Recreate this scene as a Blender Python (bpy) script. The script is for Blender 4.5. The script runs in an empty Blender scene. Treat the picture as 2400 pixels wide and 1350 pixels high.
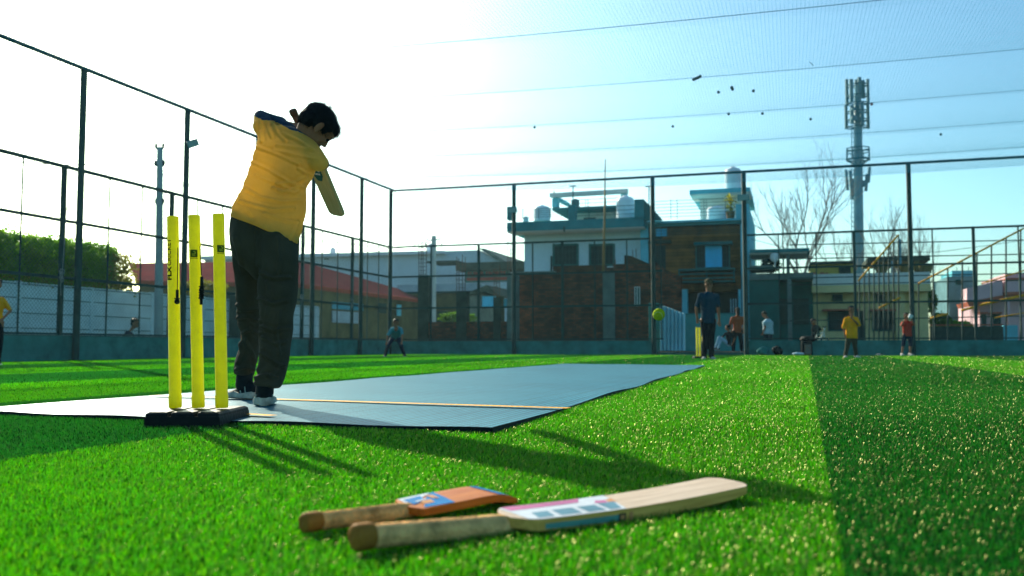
import bpy, bmesh, math, random
import numpy as np
from mathutils import Vector, Matrix, noise
random.seed(7); rng = np.random.default_rng(7)
scene = bpy.context.scene
R = math.radians
# ------------------------------------------------------------------ camera
FPX, CAMH, PITCH = 2142.0, 0.28, R(3.66)
cam_d = bpy.data.cameras.new('camera'); cam = bpy.data.objects.new('camera', cam_d)
scene.collection.objects.link(cam); scene.camera = cam
cam.location = (0, 0, CAMH); cam.rotation_euler = (R(90) + PITCH, 0, 0)
cam_d.sensor_width = 36; cam_d.lens = FPX / 2400 * 36
cam_d.clip_start = 0.05; cam_d.clip_end = 2000
cam_d.dof.use_dof = True; cam_d.dof.focus_distance = 3.65; cam_d.dof.aperture_fstop = 4.0
# ------------------------------------------------------------------ light
SUN_AZ, SUN_EL = R(-29.5), R(25.6)          # azimuth from +Y, negative = to the left
sun_dir = Vector((math.sin(SUN_AZ) * math.cos(SUN_EL), math.cos(SUN_AZ) * math.cos(SUN_EL), math.sin(SUN_EL)))
world = bpy.data.worlds.new('World'); scene.world = world; world.use_nodes = True
wn = world.node_tree.nodes; wl = world.node_tree.links
for n in list(wn): wn.remove(n)
sky = wn.new('ShaderNodeTexSky'); sky.sky_type = 'NISHITA'; sky.sun_disc = False
sky.sun_elevation = SUN_EL; sky.sun_rotation = SUN_AZ
sky.air_density = 1.0; sky.dust_density = 1.6; sky.ozone_density = 6.0
tint = wn.new('ShaderNodeMix'); tint.data_type = 'RGBA'; tint.blend_type = 'MULTIPLY'
tint.inputs[0].default_value = 1.0; tint.inputs[7].default_value = (0.90, 0.97, 0.745, 1)
bg = wn.new('ShaderNodeBackground'); bg.inputs['Strength'].default_value = 0.58
wo = wn.new('ShaderNodeOutputWorld')
sca = wn.new('ShaderNodeVectorMath'); sca.operation = 'SCALE'; sca.inputs['Scale'].default_value = 0.222
mn = wn.new('ShaderNodeVectorMath'); mn.operation = 'MINIMUM'; mn.inputs[1].default_value = (6, 6, 6)
gm = wn.new('ShaderNodeGamma'); gm.inputs[1].default_value = 1.28
wl.new(sky.outputs[0], tint.inputs[6]); wl.new(tint.outputs[2], sca.inputs[0]); wl.new(sca.outputs[0], mn.inputs[0]); wl.new(mn.outputs[0], gm.inputs[0]); wl.new(gm.outputs[0], bg.inputs[0]); wl.new(bg.outputs[0], wo.inputs[0])
sun_d = bpy.data.lights.new('sun', 'SUN'); sun_d.energy = 4.6; sun_d.angle = R(0.55); sun_d.color = (1.0, 0.93, 0.74)
sun = bpy.data.objects.new('sun', sun_d); scene.collection.objects.link(sun)
sun.rotation_euler = sun_dir.to_track_quat('Z', 'Y').to_euler(); sun.location = sun_dir * 60
scene.view_settings.view_transform = 'Standard'; scene.view_settings.look = 'None'
scene.view_settings.gamma = 1.0; scene.view_settings.exposure = 1.15
scene.render.engine = 'CYCLES'
scene.cycles.use_denoising = True
scene.cycles.max_bounces = 6; scene.cycles.transparent_max_bounces = 8
# ------------------------------------------------------------------ pixel -> world maths
_c, _s = math.cos(PITCH), math.sin(PITCH)
def ray(px, py):
    rx = (px - 1200) / FPX; ry = (675 - py) / FPX
    return Vector((rx, _c - _s * ry, _s + _c * ry))
CAM = Vector((0, 0, CAMH))
def P(px, py, Y):
    d = ray(px, py); return CAM + d * (Y / d.y)
def G(px, py, z=0.0):
    d = ray(px, py); return CAM + d * ((z - CAMH) / d.z)
E1 = Vector((0.303, 1, 0)).normalized()      # along the left fence, away from the camera
E2 = Vector((1, -0.303, 0)).normalized()     # along the far fence, to the right
EZ = Vector((0, 0, 1))
CORNER = Vector((-4.36, 33.0, 0))
# ------------------------------------------------------------------ object helpers
COL = scene.collection
def wloc(o):
    v = Vector((0, 0, 0))
    while o is not None: v += o.location; o = o.parent
    return v
def tag(o, label=None, cat=None, group=None, kind=None):
    if label: o['label'] = label
    if cat: o['category'] = cat
    if group: o['group'] = group
    if kind: o['kind'] = kind
    return o
def empty(name, loc, label, cat, group=None):
    o = bpy.data.objects.new(name, None); COL.objects.link(o); o.location = loc
    o.empty_display_size = 0.2
    return tag(o, label, cat, group)
def link_mesh(name, me, parent=None, origin=None):
    """mesh is in world coordinates; move it to its origin / its parent"""
    o = bpy.data.objects.new(name, me); COL.objects.link(o)
    base = wloc(parent) if parent is not None else Vector((0, 0, 0))
    org = Vector(origin) if origin is not None else base
    me.transform(Matrix.Translation(-org))
    o.location = org - base
    if parent is not None: o.parent = parent
    return o
class MB:
    def __init__(s): s.v = []; s.f = []; s.m = []
    def add(s, vs, fs, mi=0):
        b = len(s.v); s.v.extend([tuple(v) for v in vs])
        s.f.extend([tuple(b + i for i in f) for f in fs]); s.m.extend([mi] * len(fs))
    def obox(s, o, a, b, c, mi=0):
        o, a, b, c = Vector(o), Vector(a), Vector(b), Vector(c)
        vs = [o, o+a, o+a+b, o+b, o+c, o+a+c, o+a+b+c, o+b+c]
        s.add(vs, [(0,3,2,1),(4,5,6,7),(0,1,5,4),(1,2,6,5),(2,3,7,6),(3,0,4,7)], mi)
    def box(s, x0, x1, y0, y1, z0, z1, mi=0):
        s.obox((x0,y0,z0), (x1-x0,0,0), (0,y1-y0,0), (0,0,z1-z0), mi)
    def loft(s, rings, mi=0, cap=True):
        n = len(rings[0]); b = len(s.v)
        for r in rings: s.v.extend([tuple(p) for p in r])
        for i in range(len(rings) - 1):
            for j in range(n):
                k = (j + 1) % n
                s.f.append((b+i*n+j, b+i*n+k, b+(i+1)*n+k, b+(i+1)*n+j)); s.m.append(mi)
        if cap:
            s.f.append(tuple(b + j for j in reversed(range(n)))); s.m.append(mi)
            e = b + (len(rings) - 1) * n
            s.f.append(tuple(e + j for j in range(n))); s.m.append(mi)
    def tube(s, pts, r, n=8, mi=0, cap=True, flat=1.0):
        pts = [Vector(p) for p in pts]
        rs = r if isinstance(r, (list, tuple)) else [r] * len(pts)
        rings = []; up = None
        for i, p in enumerate(pts):
            t = (pts[min(i+1, len(pts)-1)] - pts[max(i-1, 0)])
            if t.length < 1e-9: t = Vector((0, 0, 1))
            t.normalize()
            if up is None:
                up = Vector((0, 0, 1)) if abs(t.z) < 0.9 else Vector((1, 0, 0))
            a = t.cross(up)
            if a.length < 1e-6: a = t.cross(Vector((0, 1, 0)))
            a.normalize(); b = a.cross(t).normalized(); up = b
            rings.append([p + (a * math.cos(2*math.pi*j/n) + b * (flat * math.sin(2*math.pi*j/n))) * rs[i] for j in range(n)])
        s.loft(rings, mi, cap)
    def caps(s, p0, p1, r0, r1, n=14, mi=0):
        """tapered capsule with round ends"""
        p0, p1 = Vector(p0), Vector(p1); t = (p1 - p0)
        if t.length < 1e-6: t = Vector((0, 0, 1e-4))
        t.normalize(); pts = []; rs = []
        for k in range(5):
            a = math.pi / 2 * (1 - k / 5); pts.append(p0 - t * r0 * math.sin(a)); rs.append(max(r0 * math.cos(a), r0 * 0.12))
        pts.append(p0); rs.append(r0); pts.append(p1); rs.append(r1)
        for k in range(4, -1, -1):
            a = math.pi / 2 * (1 - k / 5); pts.append(p1 + t * r1 * math.sin(a)); rs.append(max(r1 * math.cos(a), r1 * 0.12))
        s.tube(pts, rs, n, mi)
    def ell(s, c, ax, ay, az, n=16, m=10, mi=0):
        """ellipsoid: ax, ay, az are the half-axis vectors"""
        c, ax, ay, az = Vector(c), Vector(ax), Vector(ay), Vector(az)
        rings = []
        for i in range(m + 1):
            th = math.pi * (0.03 + 0.94 * i / m)
            rings.append([c - az * math.cos(th) + (ax * math.cos(2*math.pi*j/n) + ay * math.sin(2*math.pi*j/n)) * math.sin(th) for j in range(n)])
        s.loft(rings, mi)
    def mesh(s, name='m'):
        me = bpy.data.meshes.new(name); me.from_pydata(s.v, [], s.f); me.update(); return me
    def build(s, name, mats, parent=None, smooth=False, bevel=0, label=None, origin=None, autosmooth=None):
        me = s.mesh(name)
        if not isinstance(mats, (list, tuple)): mats = [mats]
        for m in mats: me.materials.append(m)
        if len(mats) > 1: me.polygons.foreach_set('material_index', s.m)
        bm = bmesh.new(); bm.from_mesh(me); bmesh.ops.recalc_face_normals(bm, faces=bm.faces)
        bm.to_mesh(me); bm.free()
        if smooth: me.polygons.foreach_set('use_smooth', [True] * len(me.polygons))
        if autosmooth: me.set_sharp_from_angle(angle=R(autosmooth))
        o = link_mesh(name, me, parent, origin)
        if bevel:
            md = o.modifiers.new('bevel', 'BEVEL'); md.width = bevel; md.segments = 2; md.limit_method = 'ANGLE'
        if label: o['label'] = label
        return o
def remesh(mb, voxel, smooth_it=6, fac=0.5):
    """fuse overlapping closed shapes into one continuous surface, returns a mesh (world coords)"""
    me = mb.mesh('tmp'); o = bpy.data.objects.new('tmp', me); COL.objects.link(o)
    bm = bmesh.new(); bm.from_mesh(me); bmesh.ops.recalc_face_normals(bm, faces=bm.faces); bm.to_mesh(me); bm.free()
    md = o.modifiers.new('r', 'REMESH'); md.mode = 'VOXEL'; md.voxel_size = voxel; md.use_smooth_shade = True
    if smooth_it:
        ms = o.modifiers.new('s', 'SMOOTH'); ms.factor = fac; ms.iterations = smooth_it
    dg = bpy.context.evaluated_depsgraph_get(); dg.update()
    out = bpy.data.meshes.new_from_object(o.evaluated_get(dg))
    bpy.data.objects.remove(o); bpy.data.meshes.remove(me)
    out.materials.clear()
    out.polygons.foreach_set('use_smooth', [True] * len(out.polygons))
    return out
def fin(me, name, mats, parent=None, label=None):
    if not isinstance(mats, (list, tuple)): mats = [mats]
    for m in mats: me.materials.append(m)
    me.name = name
    o = link_mesh(name, me, parent)
    if label: o['label'] = label
    return o
# ------------------------------------------------------------------ materials
def mat(name, col, rough=0.7, var=0.15, scale=6.0, bump=0.0, metal=0.0, spec=0.06, bscale=None, stretch=(1,1,1), col2=None, trans=0.0, coat=0.0, detail=6):
    m = bpy.data.materials.new(name); m.use_nodes = True
    nt = m.node_tree; N = nt.nodes; L = nt.links
    b = N['Principled BSDF']; b.inputs['Roughness'].default_value = rough; b.inputs['Metallic'].default_value = metal
    b.inputs['Specular IOR Level'].default_value = spec
    if coat: b.inputs['Coat Weight'].default_value = coat
    tc = N.new('ShaderNodeTexCoord'); mp = N.new('ShaderNodeMapping'); mp.inputs['Scale'].default_value = stretch
    L.new(tc.outputs['Object'], mp.inputs[0])
    ns = N.new('ShaderNodeTexNoise'); ns.inputs['Scale'].default_value = scale; ns.inputs['Detail'].default_value = detail
    ns.inputs['Roughness'].default_value = 0.6
    L.new(mp.outputs[0], ns.inputs['Vector'])
    c = Vector(col); c2 = Vector(col2) if col2 else c * (1 - var * 1.6)
    c1 = c if col2 else c * (1 + var)
    rp = N.new('ShaderNodeValToRGB'); rp.color_ramp.elements[0].position = 0.32; rp.color_ramp.elements[1].position = 0.68
    rp.color_ramp.elements[0].color = (*c2, 1); rp.color_ramp.elements[1].color = (*c1, 1)
    L.new(ns.outputs[0], rp.inputs[0]); L.new(rp.outputs[0], b.inputs['Base Color'])
    if bump:
        n2 = N.new('ShaderNodeTexNoise'); n2.inputs['Scale'].default_value = bscale or scale * 5; n2.inputs['Detail'].default_value = 4
        L.new(mp.outputs[0], n2.inputs['Vector'])
        bp = N.new('ShaderNodeBump'); bp.inputs['Strength'].default_value = bump; bp.inputs['Distance'].default_value = 0.01
        L.new(n2.outputs[0], bp.inputs['Height']); L.new(bp.outputs[0], b.inputs['Normal'])
    if trans:
        out = N['Material Output']; tr = N.new('ShaderNodeBsdfTranslucent'); mx = N.new('ShaderNodeMixShader')
        L.new(rp.outputs[0], tr.inputs[0]); mx.inputs[0].default_value = trans
        L.new(b.outputs[0], mx.inputs[1]); L.new(tr.outputs[0], mx.inputs[2]); L.new(mx.outputs[0], out.inputs[0])
    return m
M = {}
M['steel'] = mat('green_painted_steel', (0.004, 0.042, 0.038), 0.55, 0.25, 3, 0.05, spec=0.3)
M['mesh'] = mat('chain_link_wire', (0.008, 0.06, 0.055), 0.5, 0.1, 3)
M['net'] = mat('net_twine', (0.0, 0.28, 0.40), 0.8, 0.1, 3)
M['cable'] = mat('net_cable', (0.01, 0.09, 0.12), 0.6, 0.1, 3)
M['kerb'] = mat('damp_plaster', (0.05, 0.25, 0.23), 0.85, 0.2, 2.2, 0.3, col2=(0.025, 0.12, 0.11), detail=10)
M['cap'] = mat('wall_cap', (0.05, 0.13, 0.12), 0.8, 0.2, 3)
# ================================================================== ground and turf
M['dirt'] = mat('bare_earth', (0.10, 0.085, 0.05), 0.95, 0.25, 0.8, 0.4, col2=(0.05, 0.06, 0.03))
g = MB(); g.add([(-900,-300,-0.06),(900,-300,-0.06),(900,1500,-0.06),(-900,1500,-0.06)], [(0,1,2,3)])
tag(g.build('ground', M['dirt']), 'bare earth ground reaching the horizon', 'ground', kind='structure')
def fp(s, t, z=0.0):         # fence frame: s along the far fence, t beyond it
    return CORNER + E2 * s + E1 * t + EZ * z
y_ = MB()
y_.add([fp(-400,0.1,.1), fp(400,0.1,.1), fp(400,600,.1), fp(-400,600,.1)], [(0,1,2,3)])
y_.add([fp(-400,-60,.1), fp(-0.1,-60,.1), fp(-0.1,0.1,.1), fp(-400,0.1,.1)], [(0,1,2,3)])
tag(y_.build('yard', M['dirt']), 'trodden earth yard outside the playing cage', 'ground', kind='structure')
def stripe(c): return np.floor((c - 0.04) / 2.0).astype(int) % 2    # turf rolls 2 m wide; 0 = darker roll, its nap shading put into the colour
# turf backing sheet
M['turf'] = bpy.data.materials.new('turf_backing'); m = M['turf']; m.use_nodes = True
N = m.node_tree.nodes; L = m.node_tree.links; b = N['Principled BSDF']; b.inputs['Roughness'].default_value = 0.9; b.inputs['Specular IOR Level'].default_value = 0.0
tc = N.new('ShaderNodeTexCoord'); sp = N.new('ShaderNodeSeparateXYZ'); L.new(tc.outputs['Object'], sp.inputs[0])
m1 = N.new('ShaderNodeMath'); m1.operation = 'MULTIPLY_ADD'; L.new(sp.outputs[1], m1.inputs[0]); m1.inputs[1].default_value = -0.322; L.new(sp.outputs[0], m1.inputs[2])
m2 = N.new('ShaderNodeMath'); m2.operation = 'MULTIPLY_ADD'; L.new(m1.outputs[0], m2.inputs[0]); m2.inputs[1].default_value = 0.5; m2.inputs[2].default_value = -0.02
m3 = N.new('ShaderNodeMath'); m3.operation = 'FLOORED_MODULO'; L.new(m2.outputs[0], m3.inputs[0]); m3.inputs[1].default_value = 2.0
m4 = N.new('ShaderNodeMath'); m4.operation = 'GREATER_THAN'; L.new(m3.outputs[0], m4.inputs[0]); m4.inputs[1].default_value = 1.0
ns = N.new('ShaderNodeTexNoise'); ns.inputs['Scale'].default_value = 60; ns.inputs['Detail'].default_value = 8; L.new(tc.outputs['Object'], ns.inputs['Vector'])
mc = N.new('ShaderNodeMix'); mc.data_type = 'RGBA'; L.new(m4.outputs[0], mc.inputs[0])
mc.inputs[6].default_value = (0.004, 0.045, 0.008, 1); mc.inputs[7].default_value = (0.014, 0.12, 0.003, 1)
mv = N.new('ShaderNodeMix'); mv.data_type = 'RGBA'; mv.blend_type = 'MULTIPLY'; mv.inputs[0].default_value = 0.8
L.new(mc.outputs[2], mv.inputs[6]); L.new(ns.outputs[0], mv.inputs[7]); L.new(mv.outputs[2], b.inputs['Base Color'])
t = MB(); t.add([fp(0.02,-40,0), fp(45,-40,0), fp(45,-0.02,0), fp(0.02,-0.02,0)], [(0,1,2,3)])
tag(t.build('turf', M['turf'], origin=(0,0,0)), 'green artificial turf laid in rolls', 'turf', kind='structure')

# mat corners (world)
MAT = [G(1150,1017), G(1655,858), G(1320,855), G(-110,970)]
def in_mat(x, y, grow=0.0):
    ins = np.ones_like(x, bool)
    for i in range(4):
        a, b2 = MAT[i], MAT[(i+1) % 4]
        e = b2 - a; cr = e.x * (y - a.y) - e.y * (x - a.x)
        ins &= (cr / e.length > -grow)
    return ins
# grass blades: one mesh
def blades(y0, y1, dens, w, h, seg2, half=0.66, f0=0.0, f1=0.0):
    a0, a1 = y0, y1; y0 = y0*(1-f0); y1 = y1*(1+f1)
    area = half * (y1*y1 - y0*y0); n = int(area * dens)
    u = rng.random(n); Y = np.sqrt(y0*y0 + u*(y1*y1 - y0*y0)); X = (rng.random(n)*2-1) * half * Y
    keep = ~in_mat(X, Y, -0.01)
    pr = np.ones(n)
    if f0: pr *= np.clip((Y - a0*(1-f0)) / (2*f0*a0), 0, 1)
    if f1: pr *= np.clip((a1*(1+f1) - Y) / (2*f1*a1), 0, 1)
    keep &= rng.random(n) < pr
    # inside the cage only
    rel_s = (X - CORNER.x) * E2.x + (Y - CORNER.y) * E2.y; rel_t = (X - CORNER.x) * E1.x + (Y - CORNER.y) * E1.y
    keep &= (rel_s > 0.03) & (rel_t < -0.03)
    keep &= ~((X > -1.28) & (X < -1.015) & (Y > 3.2) & (Y < 3.56))
    X, Y = X[keep], Y[keep]; n = len(X)
    st = stripe(X - 0.322 * Y)
    patch = 0.5 + 0.5*np.sin(X*2.1+1.3*np.sin(Y*1.7))*np.sin(Y*1.3+0.8*np.sin(X*2.9))
    ang = rng.random(n) * 2*np.pi
    ww = w * (0.7 + 0.6*rng.random(n)); hh = h * (0.65 + 0.5*rng.random(n)) * (0.9+0.15*patch)
    dx, dy = np.cos(ang)*ww/2, np.sin(ang)*ww/2
    la = rng.random(n)*2*np.pi; lm = hh * (0.25 + 0.75*rng.random(n)**1.2)
    bias = np.where(st == 0, -0.30, 0.22) * hh
    lx = np.cos(la)*lm + bias*0.303; ly = np.sin(la)*lm + bias
    base = np.array([0.027, 0.180, 0.0002]); dark = np.array([0.004, 0.066, 0.010])
    col = np.where(st[:, None] == 1, base, dark)
    v = rng.random(n)
    wear = 0.5 + 0.5*np.sin(X*1.1+2.0*np.sin(Y*0.7+1)+0.4)*np.cos(Y*0.9+1.7*np.sin(X*0.8)) ; fine = 0.5+0.5*np.sin(X*9+3*np.sin(Y*7))*np.sin(Y*8+3*np.sin(X*6))
    col = col * ((0.60 + 0.8 * v) * (0.74 + 0.30*wear + 0.14*fine))[:, None]
    ye = (rng.random(n) < 0.22)[:, None]
    col = np.where(ye, col * np.array([2.6, 1.15, 0.9]), col)
    z0 = np.full(n, -0.002)
    if seg2:
        V = np.stack([np.stack([X-dx, Y-dy, z0], 1), np.stack([X+dx, Y+dy, z0], 1),
                      np.stack([X+dx*0.9+lx*0.3, Y+dy*0.9+ly*0.3, hh*0.55], 1), np.stack([X-dx*0.9+lx*0.3, Y-dy*0.9+ly*0.3, hh*0.55], 1),
                      np.stack([X+lx, Y+ly, np.maximum(hh*0.95 - lm*0.25, 0.004)], 1)], 1)
        idx = np.arange(n)[:, None] * 5
        loops = (np.array([0,1,2, 0,2,3, 3,2,4])[None] + idx).ravel(); nt_, k = 3*n, 5
    else:
        V = np.stack([np.stack([X-dx, Y-dy, z0], 1), np.stack([X+dx, Y+dy, z0], 1),
                      np.stack([X+lx*0.8, Y+ly*0.8, hh*0.95], 1)], 1)
        loops = (np.array([0,1,2])[None] + np.arange(n)[:, None]*3).ravel(); nt_, k = n, 3
    C = np.repeat(np.concatenate([col, np.ones((n,1))], 1), k, axis=0)
    return V.reshape(-1, 3), loops, nt_, C
parts = [blades(0.95, 2.3, 44000, 0.0013, 0.0125, True, 0.68, 0, .22), blades(2.3, 5.2, 17000, 0.0020, 0.0130, True, 0.66, .22, .3),
         blades(5.2, 12, 3200, 0.0048, 0.016, False, .66, .3, .3), blades(12, 34, 560, 0.012, 0.019, False, .66, .3, 0)]
off = 0; Vs = []; Ls = []; Cs = []; nt = 0
for V, l, n_, C in parts:
    Vs.append(V); Ls.append(l + off); Cs.append(C); off += len(V); nt += n_
V = np.concatenate(Vs).astype(np.float32); Lp = np.concatenate(Ls).astype(np.int32); Cc = np.concatenate(Cs).astype(np.float32)
me = bpy.data.meshes.new('grass'); me.vertices.add(len(V)); me.vertices.foreach_set('co', V.ravel())
me.loops.add(len(Lp)); me.loops.foreach_set('vertex_index', Lp)
me.polygons.add(nt); me.polygons.foreach_set('loop_start', np.arange(nt, dtype=np.int32)*3)
me.update(calc_edges=True)
ca = me.color_attributes.new('blade', 'FLOAT_COLOR', 'POINT'); ca.data.foreach_set('color', Cc.ravel())
M['blade'] = bpy.data.materials.new('turf_fibre'); m = M['blade']; m.use_nodes = True
N = m.node_tree.nodes; L = m.node_tree.links; b = N['Principled BSDF']; b.inputs['Roughness'].default_value = 0.28; b.inputs['Specular IOR Level'].default_value = 0.2
at = N.new('ShaderNodeAttribute'); at.attribute_name = 'blade'
tr = N.new('ShaderNodeBsdfTranslucent'); mx = N.new('ShaderNodeMixShader'); mx.inputs[0].default_value = 0.5
br = N.new('ShaderNodeMix'); br.data_type = 'RGBA'; br.blend_type = 'MULTIPLY'; br.inputs[0].default_value = 1; br.inputs[7].default_value = (2.0, 2.2, 1.0, 1)
L.new(at.outputs['Color'], b.inputs['Base Color']); L.new(at.outputs['Color'], br.inputs[6]); L.new(br.outputs[2], tr.inputs[0])
N.remove(b); b = N.new('ShaderNodeBsdfDiffuse'); gl = N.new('ShaderNodeBsdfGlossy'); gl.inputs['Roughness'].default_value = 0.35; gl.inputs['Color'].default_value = (1, 0.93, 0.42, 1)
m5 = N.new('ShaderNodeMixShader'); m5.inputs[0].default_value = 0.062
L.new(at.outputs['Color'], b.inputs['Color']); L.new(b.outputs[0], mx.inputs[1]); L.new(tr.outputs[0], mx.inputs[2]); L.new(mx.outputs[0], m5.inputs[1]); L.new(gl.outputs[0], m5.inputs[2]); L.new(m5.outputs[0], N['Material Output'].inputs[0])
me.materials.append(m)
go = bpy.data.objects.new('grass', me); COL.objects.link(go)
tag(go, 'short green plastic grass fibres of the turf', 'grass', kind='stuff')

# ================================================================== pitch mat
def mat_pitch():
    m = bpy.data.materials.new('woven_mat'); m.use_nodes = True
    N = m.node_tree.nodes; L = m.node_tree.links; b = N['Principled BSDF']
    b.inputs['Roughness'].default_value = 0.5; b.inputs['Specular IOR Level'].default_value = 0.3
    tc = N.new('ShaderNodeTexCoord'); mp = N.new('ShaderNodeMapping'); mp.inputs['Rotation'].default_value = (0, 0, R(16.2))
    L.new(tc.outputs['Object'], mp.inputs[0])
    br = N.new('ShaderNodeTexBrick'); br.offset = 0; br.inputs['Scale'].default_value = 1
    br.inputs['Brick Width'].default_value = 0.030; br.inputs['Row Height'].default_value = 0.030; br.inputs['Mortar Size'].default_value = 0.007
    br.inputs['Color1'].default_value = (0.055, 0.33, 0.44, 1); br.inputs['Color2'].default_value = (0.042, 0.275, 0.37, 1); br.inputs['Mortar'].default_value = (0.016, 0.09, 0.13, 1)
    L.new(mp.outputs[0], br.inputs['Vector'])
    b2 = N.new('ShaderNodeTexBrick'); b2.offset = 0; b2.inputs['Scale'].default_value = 1
    b2.inputs['Brick Width'].default_value = 0.115; b2.inputs['Row Height'].default_value = 50; b2.inputs['Mortar Size'].default_value = 0.007
    b2.inputs['Color1'].default_value = (1,1,1,1); b2.inputs['Color2'].default_value = (1,1,1,1); b2.inputs['Mortar'].default_value = (0.66,0.70,0.74,1)
    L.new(mp.outputs[0], b2.inputs['Vector'])
    mu = N.new('ShaderNodeMix'); mu.data_type = 'RGBA'; mu.blend_type = 'MULTIPLY'; mu.inputs[0].default_value = 1
    L.new(br.outputs[0], mu.inputs[6]); L.new(b2.outputs[0], mu.inputs[7])
    ns = N.new('ShaderNodeTexNoise'); ns.inputs['Scale'].default_value = 1.3; ns.inputs['Detail'].default_value = 8; L.new(tc.outputs['Object'], ns.inputs['Vector'])
    rp = N.new('ShaderNodeValToRGB'); rp.color_ramp.elements[0].position = 0.3; rp.color_ramp.elements[1].position = 0.7
    rp.color_ramp.elements[0].color = (0.78,0.8,0.8,1); rp.color_ramp.elements[1].color = (1.1,1.08,1.05,1); L.new(ns.outputs[0], rp.inputs[0])
    m2 = N.new('ShaderNodeMix'); m2.data_type = 'RGBA'; m2.blend_type = 'MULTIPLY'; m2.inputs[0].default_value = 1
    L.new(mu.outputs[2], m2.inputs[6]); L.new(rp.outputs[0], m2.inputs[7]); bp = N.new('ShaderNodeBump'); bp.inputs['Strength'].default_value = 0.5; bp.inputs['Distance'].default_value = 0.003
    L.new(mu.outputs[2], bp.inputs['Height'])
    N.remove(b); df = N.new('ShaderNodeBsdfDiffuse'); gl = N.new('ShaderNodeBsdfGlossy'); gl.inputs['Roughness'].default_value = 0.36; gl.inputs['Color'].default_value = (0.9, 0.97, 1, 1)
    mx = N.new('ShaderNodeMixShader'); mx.inputs[0].default_value = 0.14
    L.new(m2.outputs[2], df.inputs['Color']); L.new(bp.outputs[0], df.inputs['Normal']); L.new(bp.outputs[0], gl.inputs['Normal'])
    L.new(df.outputs[0], mx.inputs[1]); L.new(gl.outputs[0], mx.inputs[2]); L.new(mx.outputs[0], N['Material Output'].inputs[0])
    return m
M['pitch'] = mat_pitch(); M['mat_edge'] = mat('mat_edging', (0.003, 0.010, 0.012), 0.6, 0.1)
M['line'] = mat('yellow_tape', (0.95, 0.42, 0.01), 0.5, 0.15, 8)
pitch = empty('pitch_mat', G(900, 930), 'long blue grey woven cricket pitch mat rolled out on the turf', 'pitch mat')
nu, nv = 40, 120
def mat_pt(u, v):
    near = MAT[3].lerp(MAT[0], u); far = MAT[2].lerp(MAT[1], u)
    p = near.lerp(far, v)
    e = 0.008*math.sin(v*23+0.5)*max(0, u*4-3) - 0.008*math.sin(v*31)*max(0, 1-u*4)
    z = 0.015 + 0.0025*math.sin(v*37+u*3)*math.sin(u*9+v*4) + 0.004*max(0, u*10-9)*math.sin(v*29+1) + 0.003*max(0,1-v*30)*math.sin(u*21)
    return Vector((p.x + e, p.y + 0.006*math.sin(u*17)*max(0,1-v*8), z))
pm = MB()
vs = [mat_pt(i/nu, j/nv) for j in range(nv+1) for i in range(nu+1)]
pm.add(vs, [(j*(nu+1)+i, j*(nu+1)+i+1, (j+1)*(nu+1)+i+1, (j+1)*(nu+1)+i) for j in range(nv) for i in range(nu)])
pm.build('sheet', M['pitch'], pitch, smooth=True)
ed = MB()
def edge_strip(pts, out):
    for a, b_ in zip(pts[:-1], pts[1:]):
        ed.add([a+Vector((0,0,.0005)), b_+Vector((0,0,.0005)), b_+out*0.004+Vector((0,0,-0.020)), a+out*0.004+Vector((0,0,-0.020))], [(0,1,2,3)])
edge_strip([mat_pt(i/nu,0) for i in range(nu+1)], Vector((0,-1,0)))
edge_strip([mat_pt(1,j/nv) for j in range(nv+1)], Vector((1,0,0)))
edge_strip([mat_pt(0,j/nv) for j in range(nv+1)], Vector((-1,0,0)))
edge_strip([mat_pt(i/nu,1) for i in range(nu+1)], Vector((0,1,0)))
ed.build('edging', M['mat_edge'], pitch)
def on_mat(px, py):
    return G(px, py, 0.018)
# crease tape: strip following the mat surface
def tape(a, b_, w, z=0.0200, n=60):
    mb = MB(); d = (b_-a).normalized(); s_ = Vector((-d.y, d.x, 0))*w/2
    vs = []
    for i in range(n+1):
        p = a.lerp(b_, i/n); vs += [Vector((p.x-s_.x, p.y-s_.y, z)), Vector((p.x+s_.x, p.y+s_.y, z))]
    mb.add(vs, [(2*i, 2*i+1, 2*i+3, 2*i+2) for i in range(n)])
    return mb
tape(on_mat(1333, 958), on_mat(360, 928), 0.062, 0.0215).build('crease_line', M['line'], pitch)
tape(G(640, 987), G(470, 975), 0.045, 0.0215, 4).build('crease_line', M['line'], pitch)
# ================================================================== fences of the cage
def post_box(mb, p, z0, z1, w, d=None):
    d = d or w
    mb.obox(Vector(p) - E2*w/2 - E1*d/2 + EZ*z0, E2*w, E1*d, EZ*(z1-z0))
H_TOP, H_FEN, H_R2, H_R3 = 5.92, 3.88, 2.79, 1.65
leftY = [15.3, 18.3, 21.5, 24.4, 27.3, 30.4]
lf = empty('cage_fence', fp(0, -12), 'tall green steel cage fence with chain link along the left side of the turf', 'fence')
tl = lambda Y: -(CORNER.y - Y) / E1.y
L_END = -26.0
for Y in leftY[1:]:
    mb = MB(); mb.tube([fp(0.12, tl(Y), 0), fp(0.12, tl(Y), H_TOP)], 0.068, 14); mb.obox(fp(0.03,tl(Y)-0.09,0), E2*0.18, E1*0.18, EZ*0.02)
    mb.build('post', M['steel'], lf, smooth=True, autosmooth=40)
    mb = MB(); post_box(mb, fp(-0.09, tl(Y)-0.22, 0), .5, H_FEN, 0.08); mb.build('panel_post', M['steel'], lf)
    for k in (1, 2):
        mb = MB(); mb.tube([fp(-0.09, tl(Y)-0.22-1.03*k, .5), fp(-0.09, tl(Y)-0.22-1.03*k, H_FEN)], 0.018, 8); mb.build('panel_bar', M['steel'], lf)
for k in (0.9, 1.8):
    mb = MB(); mb.tube([fp(-0.09, -k, .5), fp(-0.09, -k, H_FEN)], 0.018, 8); mb.build('panel_bar', M['steel'], lf)
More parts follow.
